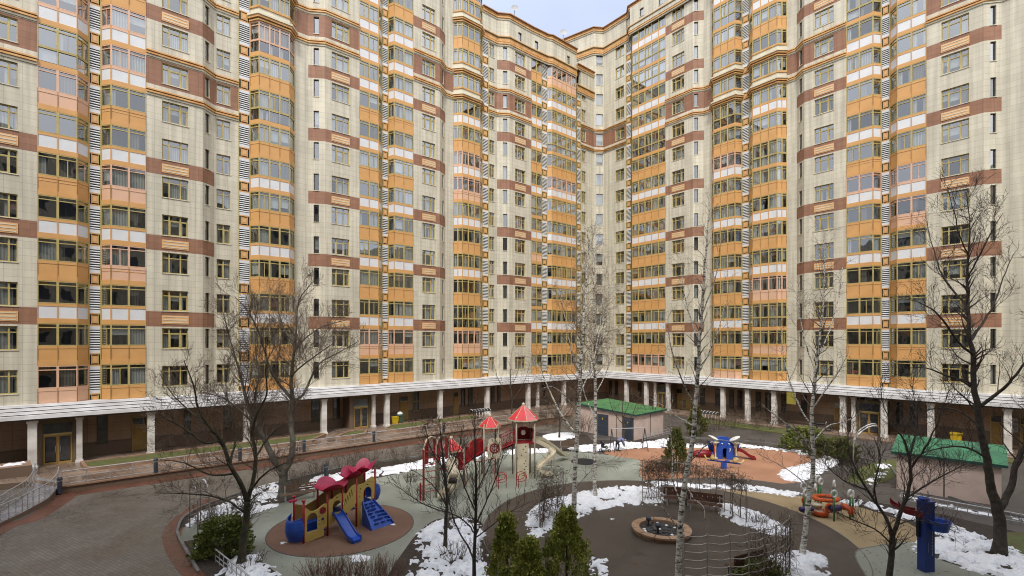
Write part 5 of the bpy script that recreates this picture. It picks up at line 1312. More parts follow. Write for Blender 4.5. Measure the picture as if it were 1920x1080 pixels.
for a, b, za, zb in (((-1.1, 35.6), (.2, 35.25), 1.95, 2.6), ((-1.1, 36.6), (.2, 36.6), 1.95, 2.6), ((-3.6, 33.3), (-2.1, 35.6), 1.35, 1.95), ((-4.2, 33.9), (-2.3, 36.4), 1.35, 1.95)):
    sub(R2, 'bridge_railing', lambda m: bars(m, a, b, za, zb, .85, 'pl_red', 9))
def slab(m, pts, th, mt): m.face([L2(*p) for p in pts], mt); m.face([L2(p[0], p[1], p[2]-th) for p in reversed(pts)], mt)
sub(R2, 'bridge', lambda m: (slab(m, [(-1.1, 35.6, 1.95), (.2, 35.25, 2.55), (.2, 36.6, 2.55), (-1.1, 36.6, 1.95)], .1, 'pl_darkred'), slab(m, [(-3.6, 33.3, 1.33), (-2.1, 35.6, 1.93), (-2.6, 36.2, 1.93), (-4.2, 33.9, 1.33)], .1, 'pl_darkred')))
for (x, y, w, z0, z1, a) in ((-3.4, 34.0, 1.3, 1.4, 2.4, 52), (-2.55, 35.2, 1.3, 1.7, 2.75, 52), (.2, 35.2, .01, 0, .01, 0)):
    if w > .1: MM = Matrix.Translation(L2(x, y)) @ Matrix.Rotation(R(a), 4, 'Z'); sub(R2, 'side_panel', lambda m: plateh(m, smooth2([(-w/2, z0), (w/2, z0), (w/2, z1), (0, z1+.12), (-w/2, z1)], 3), [], .04, MM, 'pl_red'))
for x, y, a in ((.85, 36.6, 6), (.2, 35.9, 96), (1.5, 36.2, 96)):
    MM = Matrix.Translation(L2(x, y)) @ Matrix.Rotation(R(a), 4, 'Z'); sub(R2, 'side_panel', lambda m: plateh(m, [(-.5, 2.6), (.5, 2.6), (.5, 3.4), (.2, 3.55), (-.2, 3.55), (-.5, 3.4)], [ell(0, 3.1, .18, .2)[::-1]], .04, MM, 'pl_darkred'))
MF = Matrix.Translation(L2(-1.28, 35.3)) @ Matrix.Rotation(R(8), 4, 'Z')
def flower(m):
    plateh(m, smooth2([(-.45, 1.5), (.42, 1.55), (.45, 2.85), (0, 2.9), (-.42, 2.8)], 3), [], .05, MF, 'pl_cream')
fp = sub(R2, 'flower_panel', flower)
def ring(m):
    plateh(m, [(p[0], p[1]) for p in ell(0, 2.2, .36, .36, 20)], [ell(0, 2.2, .27, .27, 20)[::-1]], .03, MF @ T1(-.04), 'pl_darkred')
    for k in range(8):
        t = k*math.pi/4; plateh(m, ell(.17*math.cos(t), 2.2+.17*math.sin(t), .055, .055, 8), [], .02, MF @ T1(-.035), 'pl_darkred')
    plateh(m, ell(0, 2.2, .08, .08, 10), [], .02, MF @ T1(-.035), 'steel')
sub(R2, 'flower_ring', ring, parent=fp)
sub(R2, 'curved_slide', lambda m: chute(m, [L2(*q) for q in [(1.5, 35.95, 2.62), (2.2, 36.0, 2.35), (2.85, 35.95, 1.95), (2.95, 35.75, 1.6), (2.5, 35.45, 1.2), (2.05, 35.25, .85), (2.15, 35.2, .5), (2.6, 35.35, .25), (3.05, 35.5, .18)]], .5, .2, .04, 'pl_cream'), True)
sub(R2, 'curved_slide', lambda m: chute(m, [L2(*q) for q in [(1.7, 36.7, 2.6), (2.2, 37.1, 2.45), (3.4, 39.1, 1.3), (4.3, 40.6, .4), (4.6, 41.1, .3)]], .5, .2, .04, 'pl_cream'), True)
sub(R2, 'slide_hood', lambda m: (plateh(m, arch(-.35, .35, 2.6, 3.55), [arch(-.24, .24, 2.62, 3.3)[::-1]], .05, Matrix.Translation(L2(1.62, 35.9)) @ Matrix.Rotation(R(100), 4, 'Z'), 'pl_cream')))
for x, y, z in ((2.9, 35.75, 1.55), (2.08, 35.25, .8), (3.4, 39.1, 1.2)): sub(R2, 'slide_leg', lambda m: m.tube([L2(x, y, 0), L2(x, y, z)], .04, 'pl_post', 8))
# tube slide at the near end
tp = [Vector(q) for q in [(-4.0, 32.6, 1.9), (-3.95, 32.0, 1.65), (-3.75, 31.3, 1.15), (-3.85, 30.7, .65), (-4.25, 30.35, .35), (-4.6, 30.2, .3)]]
cp = catmull(tp, 4, False)
sub(R2, 'tube_slide', lambda m: chute(m, [p-O2 for p in tp[1:]], .6, .28, .04, 'pl_cream', 4), True)
sub(R2, 'tube_hood', lambda m: m.tube([p-O2 for p in cp[:9]], .40, 'pl_cream', 12, cap=True), True)
sub(R2, 'tube_mouth', lambda m: m.tube([cp[9]-O2, cp[10]-O2], [.36, .34], 'rubber_black', 12))
# arched red climber at the left end
for i, (x, y) in enumerate(((-5.55, 30.45), (-4.85, 30.9))):
    c = [Vector((x, y, 0)), Vector((x, y, 3.3)), Vector((x+.12, y+.3, 3.75)), Vector((x+.3, y+.75, 3.85)), Vector((x+.5, y+1.2, 3.7)), Vector((x+.6, y+1.5, 3.3)), Vector((x+.62, y+1.55, 0))]
    sub(R2, 'climber_arch', lambda m: m.tube([p-O2 for p in c], .055, 'pl_cream' if i == 0 else 'pl_post', 8), True)
    sub(R2, 'arch_panel', lambda m: [m.face([L2(x+.02+.6*u, y+1.5*u, 2.2), L2(x+.02+.6*v, y+1.5*v, 2.2), L2(x+.02+.6*v, y+1.5*v, 3.35+.42*math.sin(math.pi*v)), L2(x+.02+.6*u, y+1.5*u, 3.35+.42*math.sin(math.pi*u))], 'pl_red') for u, v in ((0, .16), (.16, .32), (.68, .84), (.84, 1))])
for k in range(7):
    z = .5+k*.42; sub(R2, 'rung', lambda m: m.tube([L2(-5.55, 30.45, z), L2(-4.85, 30.9, z)], .025, 'pl_red', 6))
for x, y, h in ((-5.75, 30.35, 1.1), (-5.55, 30.3, 3.2)): sub(R2, 'red_post', lambda m: m.tube([L2(x, y, 0), L2(x, y, h)], .06, 'pl_red', 8))
for q in ([(-5.2, 31.3, 2.0), (-4.7, 32.4, 2.0), (-4.4, 32.8, 1.5)], [(-3.5, 32.2, 2.3), (-3.0, 31.9, 1.6), (-2.9, 31.9, .9), (-3.2, 32.1, .2)], [(-2.9, 32.5, 2.0), (-2.2, 32.6, 1.9), (-1.7, 33.0, 1.9), (-1.2, 34.0, 1.8)], [(-2.2, 32.7, 1.9), (-2.2, 32.7, 0)], [(-1.2, 34.0, 1.8), (-1.2, 34.0, 0)]):
    sub(R2, 'climbing_bar', lambda m: m.tube([L2(*p) for p in q], .03, 'pl_red', 6))
# --- red loop bars
for nm, x, y, lab in (('climbing_loop', -.62, 32.7, 'low red looped climbing bars left of the rock wall foot'), ('climbing_loop', .72, 32.9, 'low red looped climbing bars in front of the rock wall')):
    r = empty(nm, (x, y, 0), R(15), label=lab, category='play bars', group='red looped climbing bars')
    for dy in (0, .5):
        m = MB(); pts = [(-.3, dy, 0), (-.3, dy, .75), (-.22, dy, .95), (0, dy, 1.02), (.22, dy, .95), (.3, dy, .75), (.22, dy, .55), (0, dy, .48), (-.3, dy, .48)]; m.tube(pts, .025, 'pl_red', 6); m.build('loop', r, smooth=True)
    m = MB(); [m.tube([(-.3, 0, z), (-.3, .5, z)], .02, 'pl_red', 6) for z in (.48, .8)]; m.tube([(.3, 0, .75), (.3, .5, .75)], .02, 'pl_red', 6); m.tube([(.3, .25, 0), (.3, .25, 1.1)], .04, 'pl_post', 6); m.build('crossbar', r)
p = G(1095, 866); m = MB(); m.lathe([(0, .05), (.9, .06), (1.05, .03), (1.08, 0)], (0, 0, 0), 'rubber_black', 28); m.build('trampoline', None, (p.x, p.y, .017), label='round black ground trampoline on the green surface behind the birches', category='trampoline')
# --- blue play house
p = G(1357, 859); R3 = empty('play_house', p, R(-10), label='blue rounded play house with white ear-like tops and cream pillars on the terracotta surface', category='playground')
def bluebody(m):
    def shp(w, h, n=10): return [(-w, 0)]+[(-w*math.cos(math.pi*i/n), h*.62+h*.38*math.sin(math.pi*i/n)) for i in range(n+1)]+[(w, 0)]
    plateh(m, shp(.68, 1.5), [arch(-.2, .16, .02, .95)[::-1]], .12, T1(-.45), 'pl_blue')
    plateh(m, shp(.82, 1.85), [arch(-.4, .4, .02, 1.2)[::-1]], .12, T1(0), 'pl_blue'); plateh(m, shp(.78, 1.7), [], .08, T1(.8), 'pl_blue')
    for s in (-1, 1): m.plate([(0, 0), (.95, 0), (.95, 1.2), (0, 1.2)], .08, Matrix.Translation((s*.8-.04, 0, 0)) @ Matrix.Rotation(R(90), 4, 'Z'), 'pl_blue')
    for k in range(8): a, b = math.pi*k/8, math.pi*(k+1)/8; m.face([(-.82*math.cos(a), .1, 1.15+.7*math.sin(a)), (-.82*math.cos(b), .1, 1.15+.7*math.sin(b)), (-.78*math.cos(b), .85, 1.05+.65*math.sin(b)), (-.78*math.cos(a), .85, 1.05+.65*math.sin(a))], 'pl_blue')
    plateh(m, smooth2([(.1, .05), (.5, .05), (.55, .9), (.3, 1.25), (.1, .9)], 3), [], .1, T1(-.62), 'pl_blue')
    m.tube([(.32, -.63, .7), (.36, -.66, .85), (.34, -.63, 1.0)], .04, 'pl_white', 6)
    for x in (-.25, .3): m.tube([(x, -.48, 1.32), (x+.01, -.50, 1.34)], .06, 'pl_white', 8)
sub(R3, 'body', bluebody)
for s in (-1, 1):
    def ear(m):
        M = Matrix.Translation((s*.85, -.1, 1.72)) @ Matrix.Rotation(R(-26*s), 4, 'Y') @ Matrix.Diagonal((1.0, .75, .26, 1)); k = m.mi('pl_white')
        rings = []
        for j in range(7):
            v = -math.pi/2+math.pi*j/6; rings.append([M @ Vector((.48*math.cos(v)*math.cos(2*math.pi*a/16), .48*math.cos(v)*math.sin(2*math.pi*a/16), .48*math.sin(v))) for a in range(16)])
        for a, b in zip(rings, rings[1:]):
            for q in range(16): m.face([a[q], a[(q+1) % 16], b[(q+1) % 16], b[q]], 'pl_white')
    sub(R3, 'ear', ear, True)
    sub(R3, 'pillar', lambda m: (m.lathe([(.22, 0), (.24, .08), (.10, .16), (.09, .6), (.10, 1.0), (.16, 1.25), (.36, 1.42), (.0, 1.44)], (s*.82, -.55, .06), 'pl_cream', 14), m.tube([(s*.82-.06, -.655, .25), (s*.82-.07, -.665, 1.2)], .03, 'pl_orange', 5)), True)
    sub(R3, 'side_leaf', lambda m: plateh(m, smooth2([(s*.9, .1), (s*1.15, .6), (s*1.35, 1.45), (s*1.0, 1.2), (s*.88, .7)], 3), [], .1, T1(.1), 'pl_blue_dk'))
sub(R3, 'crawl_tunnel', lambda m: m.tube([(-1.0, .1, .32), (-1.5, 0, .34), (-2.1, -.05, .3), (-2.6, .05, .22)], [.28, .34, .34, .2], 'pl_darkred', 12), True)
sub(R3, 'slide', lambda m: chute(m, [(1.0, .1, .75), (1.5, .05, .62), (2.1, -.05, .2), (2.5, -.1, .08)], .5, .16, .05, 'pl_darkred'), True)
# --- seesaw
p = G(1357, 879); R4 = empty('seesaw', p, R(-6), label='blue seesaw with two small yellow figures in front of the blue play house', category='seesaw')
sub(R4, 'base', lambda m: m.box(-.18, .18, -.15, .15, 0, .48, 'pl_blue')); TS = Matrix.Translation((0, 0, .55)) @ Matrix.Rotation(R(6), 4, 'Y')
sub(R4, 'beam', lambda m: (m.box(-1.25, 1.25, -.06, .06, -.05, .05, 'pl_blue_dk', TS), m.box(.1, .42, -.1, .1, .05, .14, 'pl_blue', TS)))
for s in (-1, 1): sub(R4, 'seat', lambda m: (m.lathe([(.04, .04), (.15, .08), (.17, .25), (.1, .4), (.13, .5), (.0, .6)], TS @ Vector((s*.85, 0, 0)), 'pl_tan', 10), m.lathe([(.14, .5), (.15, .56), (0, .64)], TS @ Vector((s*.85, 0, 0)), 'pl_blue_dk', 10), m.tube([TS @ Vector((s*1.1, 0, .05)), TS @ Vector((s*1.35, 0, .1)), TS @ Vector((s*1.5, 0, .35))], .06, 'pl_tan', 7)), True)
# --- orange flower play set
R5 = empty('play_structure', G(1555, 968), 0, label='orange, purple and cream play set of curved pieces on green posts with white ring tops', category='playground')
o5 = R5.location.copy()
def torus(m, c, r, t, mt, ax='Z', sx=1., n=18, k=8, ph=0):
    rows = []
    for i in range(n):
        a = 2*math.pi*i/n; row = []
        for j in range(k):
            b = 2*math.pi*j/k; rr = r+t*math.cos(b)
            v = Vector((rr*math.cos(a)*sx, rr*math.sin(a), t*math.sin(b)))
            if ax == 'Y': v = Vector((v.x, v.z, v.y))
            if ph: v = Matrix.Rotation(ph, 3, 'Z') @ v
            row.append(c+v)
        rows.append(row)
    for i in range(n):
        for j in range(k): m.face([rows[i][j], rows[(i+1) % n][j], rows[(i+1) % n][(j+1) % k], rows[i][(j+1) % k]], mt)
for i, (x, y, yt) in enumerate(((1506.5, 962, 911), (1510, 966, 924), (1529, 955, 914), (1534, 952, 898), (1539, 953, 903), (1564, 960, 907), (1564, 978, 926), (1594, 975, 925), (1599, 970, 927))):
    q = G(x, y); h = CAMZ-(yt-HZ)*q.y/F; q = Vector((q.x, q.y, 0))-o5
    sub(R5, 'post', lambda m: (m.tube([q, q+Vector((0, 0, h-.2))], .05, 'pl_green', 8)), True)
    sub(R5, 'ring_top', lambda m: torus(m, q+Vector((0, 0, h)), .18, .06, 'pl_white', 'Y', .8, ph=.4*(i % 3)), True)
w5 = lambda x, y, z: D5(x, y, z)
def D5(px, py, z): d = F*(CAMZ-z)/(py-HZ); return Vector(((px-960)/F*d, d, z))-o5
sub(R5, 'orange_loop', lambda m: torus(m, D5(1548, 934, .85), .48, .11, 'pl_orange', 'Z', 1.35), True)
sub(R5, 'stool', lambda m: (m.lathe([(.30, 0), (.36, .05), (.36, .13), (.2, .18), (.18, .34), (.34, .40), (.36, .50), (.0, .54)], D5(1529, 952, .42)-Vector((0, 0, .25)), 'pl_cream', 16)), True)
sub(R5, 'red_seat', lambda m: m.lathe([(.26, .02), (.40, .05), (.46, .28), (.42, .3), (.3, .14), (0, .12)], D5(1538, 966, .05), 'pl_orange', 16), True)
sub(R5, 'purple_tube', lambda m: m.tube([D5(1502, 955, .55), D5(1512, 953, .5), D5(1526, 955, .5)], [.15, .13, .12], 'pl_purple', 8), True)
sub(R5, 'purple_tube', lambda m: m.tube([D5(1558, 954, .62), D5(1566, 953, .6), D5(1575, 952, .62)], [.20, .19, .17], 'pl_purple', 10), True)
sub(R5, 'orange_tube', lambda m: m.tube([D5(1576, 949, .65), D5(1587, 951, .65), D5(1597, 956, .6), D5(1595, 965, .35)], [.17, .18, .19, .12], 'pl_orange', 10), True)
sub(R5, 'orange_petal', lambda m: torus(m, D5(1555, 952, .65), .2, .08, 'pl_orange', 'Y', .8), True)
sub(R5, 'orange_petal', lambda m: torus(m, D5(1508, 938, .8), .13, .07, 'pl_orange', 'Y', .8), True)
# --- blue basketball post
p = G(1736, 1071); R6 = empty('basketball_post', p, R(8), label='tall blue play post with a round blue ball basket and dark red chute beside it', category='play post')
sub(R6, 'post', lambda m: (m.box(-.24, .24, -.18, .18, 0, 3.02, 'pl_blue_dk'), m.box(-.27, .27, -.21, .21, 3.02, 3.07, 'pl_blue')))
sub(R6, 'top_cup', lambda m: (m.lathe([(.10, 0), (.2, .06), (.22, .14), (.17, .14), (.1, .05), (0, .05)], (-.12, 0, 3.07), 'pl_blue', 16)), True)
sub(R6, 'ball_basket', lambda m: (m.lathe([(.34, 0), (.42, .38), (.46, .43), (.42, .45), (.36, .36), (.30, .05), (0, .03)], (.38, -.22, 1.85), 'pl_blue', 24)), True)
sub(R6, 'red_chute', lambda m: (chute(m, [(-.25, .1, 2.45), (-.6, .2, 2.5), (-.95, .35, 2.62), (-1.15, .4, 2.85)], .45, .2, .04, 'pl_darkred')), True)
sub(R6, 'drain_pipe', lambda m: m.tube([(-.30, .1, 2.45), (-.30, .08, 1.5)], .07, 'black', 8))
sub(R6, 'tensioner', lambda m: m.tube([(.1, .0, 3.07), (.1, .0, 3.5)], .025, 'steel', 6))
def glyphs(m):
    rg = random.Random(8)
    for cx, z0, n_, s in ((.10, .75, 22, .05), (-.08, .9, 10, .035)):
        for i in range(n_):
            z = z0+i*s*1.25; m.box(cx, cx+s*rg.uniform(.3, 1), -.1835, -.1805, z, z+s*.25, 'pl_white'); m.box(cx+s*.4, cx+s*.55, -.1835, -.1806, z, z+s*.8*rg.random()+.01, 'pl_white')
sub(R6, 'lettering', glyphs)
# --- fountain
R7 = empty('fountain', (FC.x, FC.y, .03), 0, label='round low fountain with a sandstone rim, dark pebbles and white stones', category='fountain')
sub(R7, 'rim', lambda m: (m.lathe([(1.42, 0), (1.44, .22), (1.56, .24), (1.57, .36), (1.13, .37), (1.12, .12)], (0, 0, 0), 'sand', 40)))if False else None
mat('sandstone', (.40, .26, .165), .6, (.29, .18, .11), scale=2.2, detail=7)
def rim(m):
    for k in range(12):
        a0, a1 = 2*math.pi*k/12+.012, 2*math.pi*(k+1)/12-.012
        for j in range(4):
            a, b = a0+(a1-a0)*j/4, a0+(a1-a0)*(j+1)/4
            P = lambda r, t, z: (r*math.cos(t), r*math.sin(t), z)
            for (ra, za), (rb, zb) in (((1.40, 0), (1.40, .18)), ((1.40, .18), (1.51, .18)), ((1.51, .18), (1.51, .27)), ((1.51, .27), (1.12, .27)), ((1.12, .27), (1.12, .0))):
                m.face([P(ra, a, za), P(ra, b, za), P(rb, b, zb), P(rb, a, zb)], 'sandstone')
sub(R7, 'rim', rim); sub(R7, 'basin', lambda m: m.lathe([(1.13, .12), (.6, .09), (0, .08)], (0, 0, 0), 'gravel', 32))
def stones(m, mt, n, s, seed):
    rg = random.Random(seed)
    for i in range(n):
        a, r = rg.uniform(0, 6.28), 1.02*math.sqrt(rg.random()); c = Vector((r*math.cos(a), r*math.sin(a), .11)); q = s*rg.uniform(.6, 1.4)
        m.lathe([(0, -q*.4), (q*.7, -q*.2), (q, .05*q), (q*.6, .4*q), (0, .5*q)], c, mt, 7)
sub(R7, 'white_stones', lambda m: stones(m, 'snow', 11, .085, 3), True); sub(R7, 'pebbles', lambda m: stones(m, 'gravel', 90, .075, 4), True)
for x, y in ((-.5, .62), (-.28, -.35)): sub(R7, 'lamp', lambda m: m.lathe([(.05, .1), (.05, .38), (.13, .42), (.15, .52), (.1, .6), (0, .63)], (x, y, 0), 'bollard', 12), True)
# --- fallen leaves and grit on the play surfaces
mat('leaf_litter', (.20, .12, .04), .8, (.06, .04, .02), scale=30)
rg = random.Random(77); m = MB()
for i in range(2600):
    px, py = rg.uniform(340, 1900), rg.uniform(845, 1079); c = G(px, py)
    if rg.random() > (28/c.y)**2: continue
    a = rg.uniform(0, 6.28); s_ = rg.uniform(.02, .055); u = Vector((math.cos(a), math.sin(a), rg.uniform(-.3, .3)))*s_; v_ = Vector((-math.sin(a), math.cos(a), rg.uniform(-.3, .3)))*s_*.6; c.z = .058
    m.face([c-u, c-v_, c+u, c+v_], 'leaf_litter')
m.build('fallen_leaves', kind='stuff')
# --- benches
def bench(p, rz, w, lab, wood, back=.5, grp=None, hole=False):
    kw = {'group': grp} if grp else {}
    r = empty('park_bench', (p.x, p.y, .03), rz, label=lab, category='bench', **kw)
    def seat(m):
        for i in range(4): m.box(-w/2, w/2, -.42+i*.115, -.32+i*.115, .42, .455, wood)
    sub(r, 'seat', seat)
    def bk(m):
        if hole:
            hs = []
            for i in range(int(w/.28)): hs.append(ell(-w/2+.25+i*.28, .78, .035, .06, 6)[::-1])
            plateh(m, [(-w/2, .5), (w/2, .5), (w/2, .98), (-w/2, .98)], hs, .04, T1(.06), wood)
        else:
            for i in range(3): m.box(-w/2, w/2, .06+.02*i, .09+.02*i, .54+i*.14, .65+i*.14, wood)
    sub(r, 'backrest', bk)
    for s in (-1, 1): sub(r, 'leg', lambda m: (m.box(s*(w/2-.15)-.03, s*(w/2-.15)+.03, -.4, -.34, 0, .42, 'steel'), m.box(s*(w/2-.15)-.03, s*(w/2-.15)+.03, .03, .09, 0, .9, 'steel'), m.box(s*(w/2-.15)-.03, s*(w/2-.15)+.03, -.34, .03, .36, .419, 'steel')))
    return r
bench(G(562, 936), R(32), 2.0, 'brown wooden bench beside the thick forked tree trunk', 'wood_brown')
bench(G(1268, 945), R(-8), 1.5, 'left of the two dark red benches behind the fountain', 'wood_dark', hole=True, grp='dark red benches round the fountain')
bench(G(1322, 957), R(-24), 1.9, 'right of the two dark red benches behind the fountain, nearer the snow', 'wood_dark', hole=True, grp='dark red benches round the fountain')
bench(G(1405, 1078), R(205), 2.0, 'dark red bench behind the wavy steel trellis at the bottom edge', 'wood_dark', hole=True, grp='dark red benches round the fountain')
bench(D(1075, 790, 52)*1 if False else G(1067, 846), R(0), 1.8, 'dark bench at the snow edge left of the round trampoline', 'wood_brown')
# --- wavy trellises
def trellis(posts, h, rows, lab, bad=0):
    o = Vector((posts[0].x, posts[0].y, 0)); r = empty('wavy_trellis', o, 0, label=lab, category='trellis')
    Q = [Vector((p.x, p.y, 0))-o for p in posts]
    for q in Q: sub(r, 'post', lambda m: m.tube([q, q+Vector((0, 0, h+.04))], .028, 'trellis_steel', 6))
    for k in range(rows):
        z = h-.02-k*(h-.35)/(rows-1); pts = []
        for a, b in zip(Q, Q[1:]):
            for j in range(8): t = j/8; v = a.lerp(b, t); v.z = z-.06*math.sin(math.pi*t)*(1 if k % 2 == 0 or 1 else -1)+.015*math.sin(2*math.pi*t); pts.append(v)
        v = Q[-1].copy(); v.z = z; pts.append(v); sub(r, 'wavy_bar', lambda m: m.tube(pts, .022, 'trellis_steel', 6), True)
    return r
def P2D(px, d): return Vector(((px-960)/F*d, d, 0))
ta = [P2D(1282, 18.7), P2D(1326, 18.75), P2D(1369, 18.8), P2D(1404, 18.95), P2D(1433, 19.3), P2D(1455, 19.7), P2D(1473, 20.2), P2D(1481, 20.9)]
tb = [P2D(1205, 30.0), P2D(1235, 30.2), P2D(1270, 30.0), P2D(1305, 29.4), P2D(1344, 28.5), P2D(1373, 27.5), P2D(1399, 26.3)]
tcl = [P2D(1012, 25.6), P2D(1020, 26.4), P2D(1035, 27.2), P2D(1056, 27.9)]
trellis(ta, 2.5, 8, 'curved steel trellis of wavy bars at the bottom edge, left of the snow island')
trellis(tb, 2.5, 5, 'curved steel trellis overgrown along its top behind the two dark red benches')
trellis(tcl, 2.5, 6, 'short steel trellis covered with dark vines in the crescent of snow')
def vines(posts, z0, z1, n, lab, seed, drop=.5, r=.008, spread=.14):
    rg = random.Random(seed); o = Vector((posts[0].x, posts[0].y, 0)); m = MB(); Q = [Vector((p.x, p.y, 0))-o for p in posts]
    for i in range(n):
        t = rg.uniform(0, len(Q)-1.001); j = int(t); p = Q[j].lerp(Q[j+1], t-j); p = p+Vector((rg.gauss(0, spread), rg.gauss(0, spread), rg.uniform(z0, z1)))
        d = (Q[j+1]-Q[j]).normalized()*rg.choice((-1, 1)); d = d+Vector((rg.gauss(0, .5), rg.gauss(0, .5), rg.gauss(0, .8)))
        q = wander(rg, p, d, rg.uniform(.25, .8), 5, .5, -drop*.2); m.tube(q, r, 'twig', 3, cap=False)
    for i in range(len(Q)*3):
        t = rg.uniform(0, len(Q)-1.001); j = int(t); p = Q[j].lerp(Q[j+1], t-j); q = wander(rg, p, Vector((0, 0, 1)), z1, 9, .14, .2); m.tube(q, [.02-.0015*k for k in range(10)], 'twig', 4, cap=False)
    m.build('climbing_vine', None, o, smooth=True, label=lab, category='climbing plant')
vines(tb, 1.85, 2.6, 900, 'dark leafless vine hanging along the top of the trellis behind the dark red benches', 1)
vines(tcl, .3, 2.6, 600, 'dark tangled vine covering the short trellis in the crescent of snow', 2, spread=.18)
vines(ta[3:], .2, 2.6, 420, 'dark bare vine on the right end of the wavy trellis at the bottom edge', 3)
vines(tb[:2]+[P2D(1255, 30.1)], 1.2, 2.6, 400, 'pale dry vine at the left end of the bench trellis beside the green surface', 4)
# --- arched garden frames
def arched(a, b, off, h, lab, r_=.03):
    o = Vector((a.x, a.y, 0)); r = empty('arched_trellis', o, 0, label=lab, category='arched trellis'); b = Vector((b.x, b.y, 0))-o; a = Vector((0, 0, 0)); ups = []
    for k in (0, 1):
        s = off*k; pts = [a+s, a+s+Vector((0, 0, h*.78))]
        for i in range(1, 8): t = i/8; pts.append(a.lerp(b, .5-.5*math.cos(math.pi*t))+s+Vector((0, 0, h*.78+h*.22*math.sin(math.pi*t))))
        pts += [b+s+Vector((0, 0, h*.78)), b+s]; ups.append(pts); sub(r, 'arch', lambda m: m.tube(pts, r_, 'trellis_steel', 6), True)
    for side in (0, -1):
        for i in range(7): z = .15+i*h*.1; q = [ups[0][side].copy(), ups[1][side].copy()]; q[0].z = q[1].z = z; sub(r, 'crossbar', lambda m: m.tube(q, r_*.6, 'trellis_steel', 5))
    for i in (3, 5, 7): sub(r, 'crossbar', lambda m: m.tube([ups[0][i], ups[1][i]], r_*.6, 'trellis_steel', 5))
    # snow lying on the crown of each arch
    for k in (0, 1): sub(r, 'snow_cap', lambda m: m.tube([v+Vector((0, 0, .035)) for v in ups[k][3:8]], .03, 'snow', 5), True)
    return r
arched(G(371, 1015), G(356, 990), G(392, 1006)-G(371, 1015), 2.6, 'steel arched trellis with snow on top at the left end of the green path')
arched(G(1601, 899), G(1650, 866), Vector((.6, .9, 0)), 3.3, 'tall thin arched trellis standing in the lawn left of the larger shed', .035)
# --- sheds
def shed(K, u, v, lu, lv, h, hb, lab, roof, doors, seams):
    """K near corner; u, v unit directions of the two visible walls; the roof rises along v or u toward the back"""
    r = empty('utility_shed', (K.x, K.y, 0), 0, label=lab, category='shed')
    u3, v3 = Vector((u.x, u.y, 0)), Vector((v.x, v.y, 0)); Pt = lambda a, b, z: u3*a+v3*b+Vector((0, 0, z))
    def walls(m):
        zb = lambda a, b: h+(hb-h)*(b/lv)
        for (a, b), (c, d) in (((0, 0), (lu, 0)), ((lu, 0), (lu, lv)), ((lu, lv), (0, lv)), ((0, lv), (0, 0))):
            m.face([Pt(a, b, 0), Pt(c, d, 0), Pt(c, d, zb(c, d)), Pt(a, b, zb(a, b))], 'shed_pink')
    sub(r, 'wall', walls)
    e = .28
    def rf(m):
        c = [Pt(-e, -e, h-.02), Pt(lu+e, -e, h-.02), Pt(lu+e, lv+e, hb+.02), Pt(-e, lv+e, hb+.02)]; t = Vector((0, 0, .17))
        n = 10
        import itertools
        g = [[c[0].lerp(c[1], i/n).lerp(c[3].lerp(c[2], i/n), j/n)+t+Vector((0, 0, .03*noise.noise(Vector((i*.7, j*.7, h))) if 0 < i < n and 0 < j < n else 0)) for j in range(n+1)] for i in range(n+1)]
        for i in range(n):
            for j in range(n): m.face([g[i][j], g[i+1][j], g[i+1][j+1], g[i][j+1]], roof)
        for a, b in zip(c, c[1:]+c[:1]): m.face([a, b, b+t, a+t], 'shed_trim')
        m.face(c[::-1], 'shed_trim')
    sub(r, 'roof', rf, False)
    for side, s0, s1, z1 in doors:
        def dr(m):
            dd, ot = (u3, -v3) if side == 'u' else (v3, -u3)
            for (a, b, z0, zz, off, mt) in ((s0-.07, s1+.07, 0, z1+.07, .02, 'frame_b'), (s0, s1, .03, z1, .05, 'shed_door'), (s0+.12, s1-.12, .2, .95, .06, 'bollard'), (s0+.12, s1-.12, 1.1, z1-.15, .06, 'bollard')):
                p = [dd*a+ot*off+Vector((0, 0, z0)), dd*b+ot*off+Vector((0, 0, z0)), dd*b+ot*off+Vector((0, 0, zz)), dd*a+ot*off+Vector((0, 0, zz))]; q = [w-ot*(off-.001) for w in p]
                m.face(p, mt)
                for i in range(4): j = (i+1) % 4; m.face([q[i], q[j], p[j], p[i]], mt)
            c = dd*((s0+s1)/2)+ot*.075+Vector((0, 0, 1.75)); m.box(-.1, .1, -.1, .1, -.1, .1, 'bin_yellow', Matrix.Translation(c-ot*.09) @ Matrix.Diagonal((1, 1, 1, 1)))
        sub(r, 'door', dr)
    for side, s in seams:
        dd, ot = (u3, -v3) if side == 'u' else (v3, -u3)
        sub(r, 'seam', lambda m: m.tube([dd*s+ot*.02+Vector((0, 0, .02)), dd*s+ot*.02+Vector((0, 0, h-.03))], .03, 'frame_b', 4))
K1 = G(1191, 826); ua = (G(1245, 812)-K1).normalized(); va = Vector((-ua.y, ua.x, 0))
shed(Vector((K1.x, K1.y)), Vector((ua.x, ua.y)), Vector((va.x, va.y)), 5.6, 7.2, 2.5, 2.95, 'smaller pink utility shed with bright green roof and dark blue doors, near the building corner', 'roof_green', [('v', .25, 1.45, 2.15), ('v', 3.3, 4.6, 2.15)], [('u', 2.9), ('v', 2.2)])
K2 = G(1681, 917); u2 = (G(1878, 950)-K2); u2.z = 0; l2 = u2.length; u2.normalize(); v2 = Vector((-u2.y, u2.x, 0))
shed(Vector((K2.x, K2.y)), Vector((u2.x, u2.y)), Vector((v2.x, v2.y)), l2, 3.3, 2.42, 3.0, 'larger pink utility shed with worn green roof behind the tallest tree at the right', 'roof_green2', [], [('u', l2*.48)])
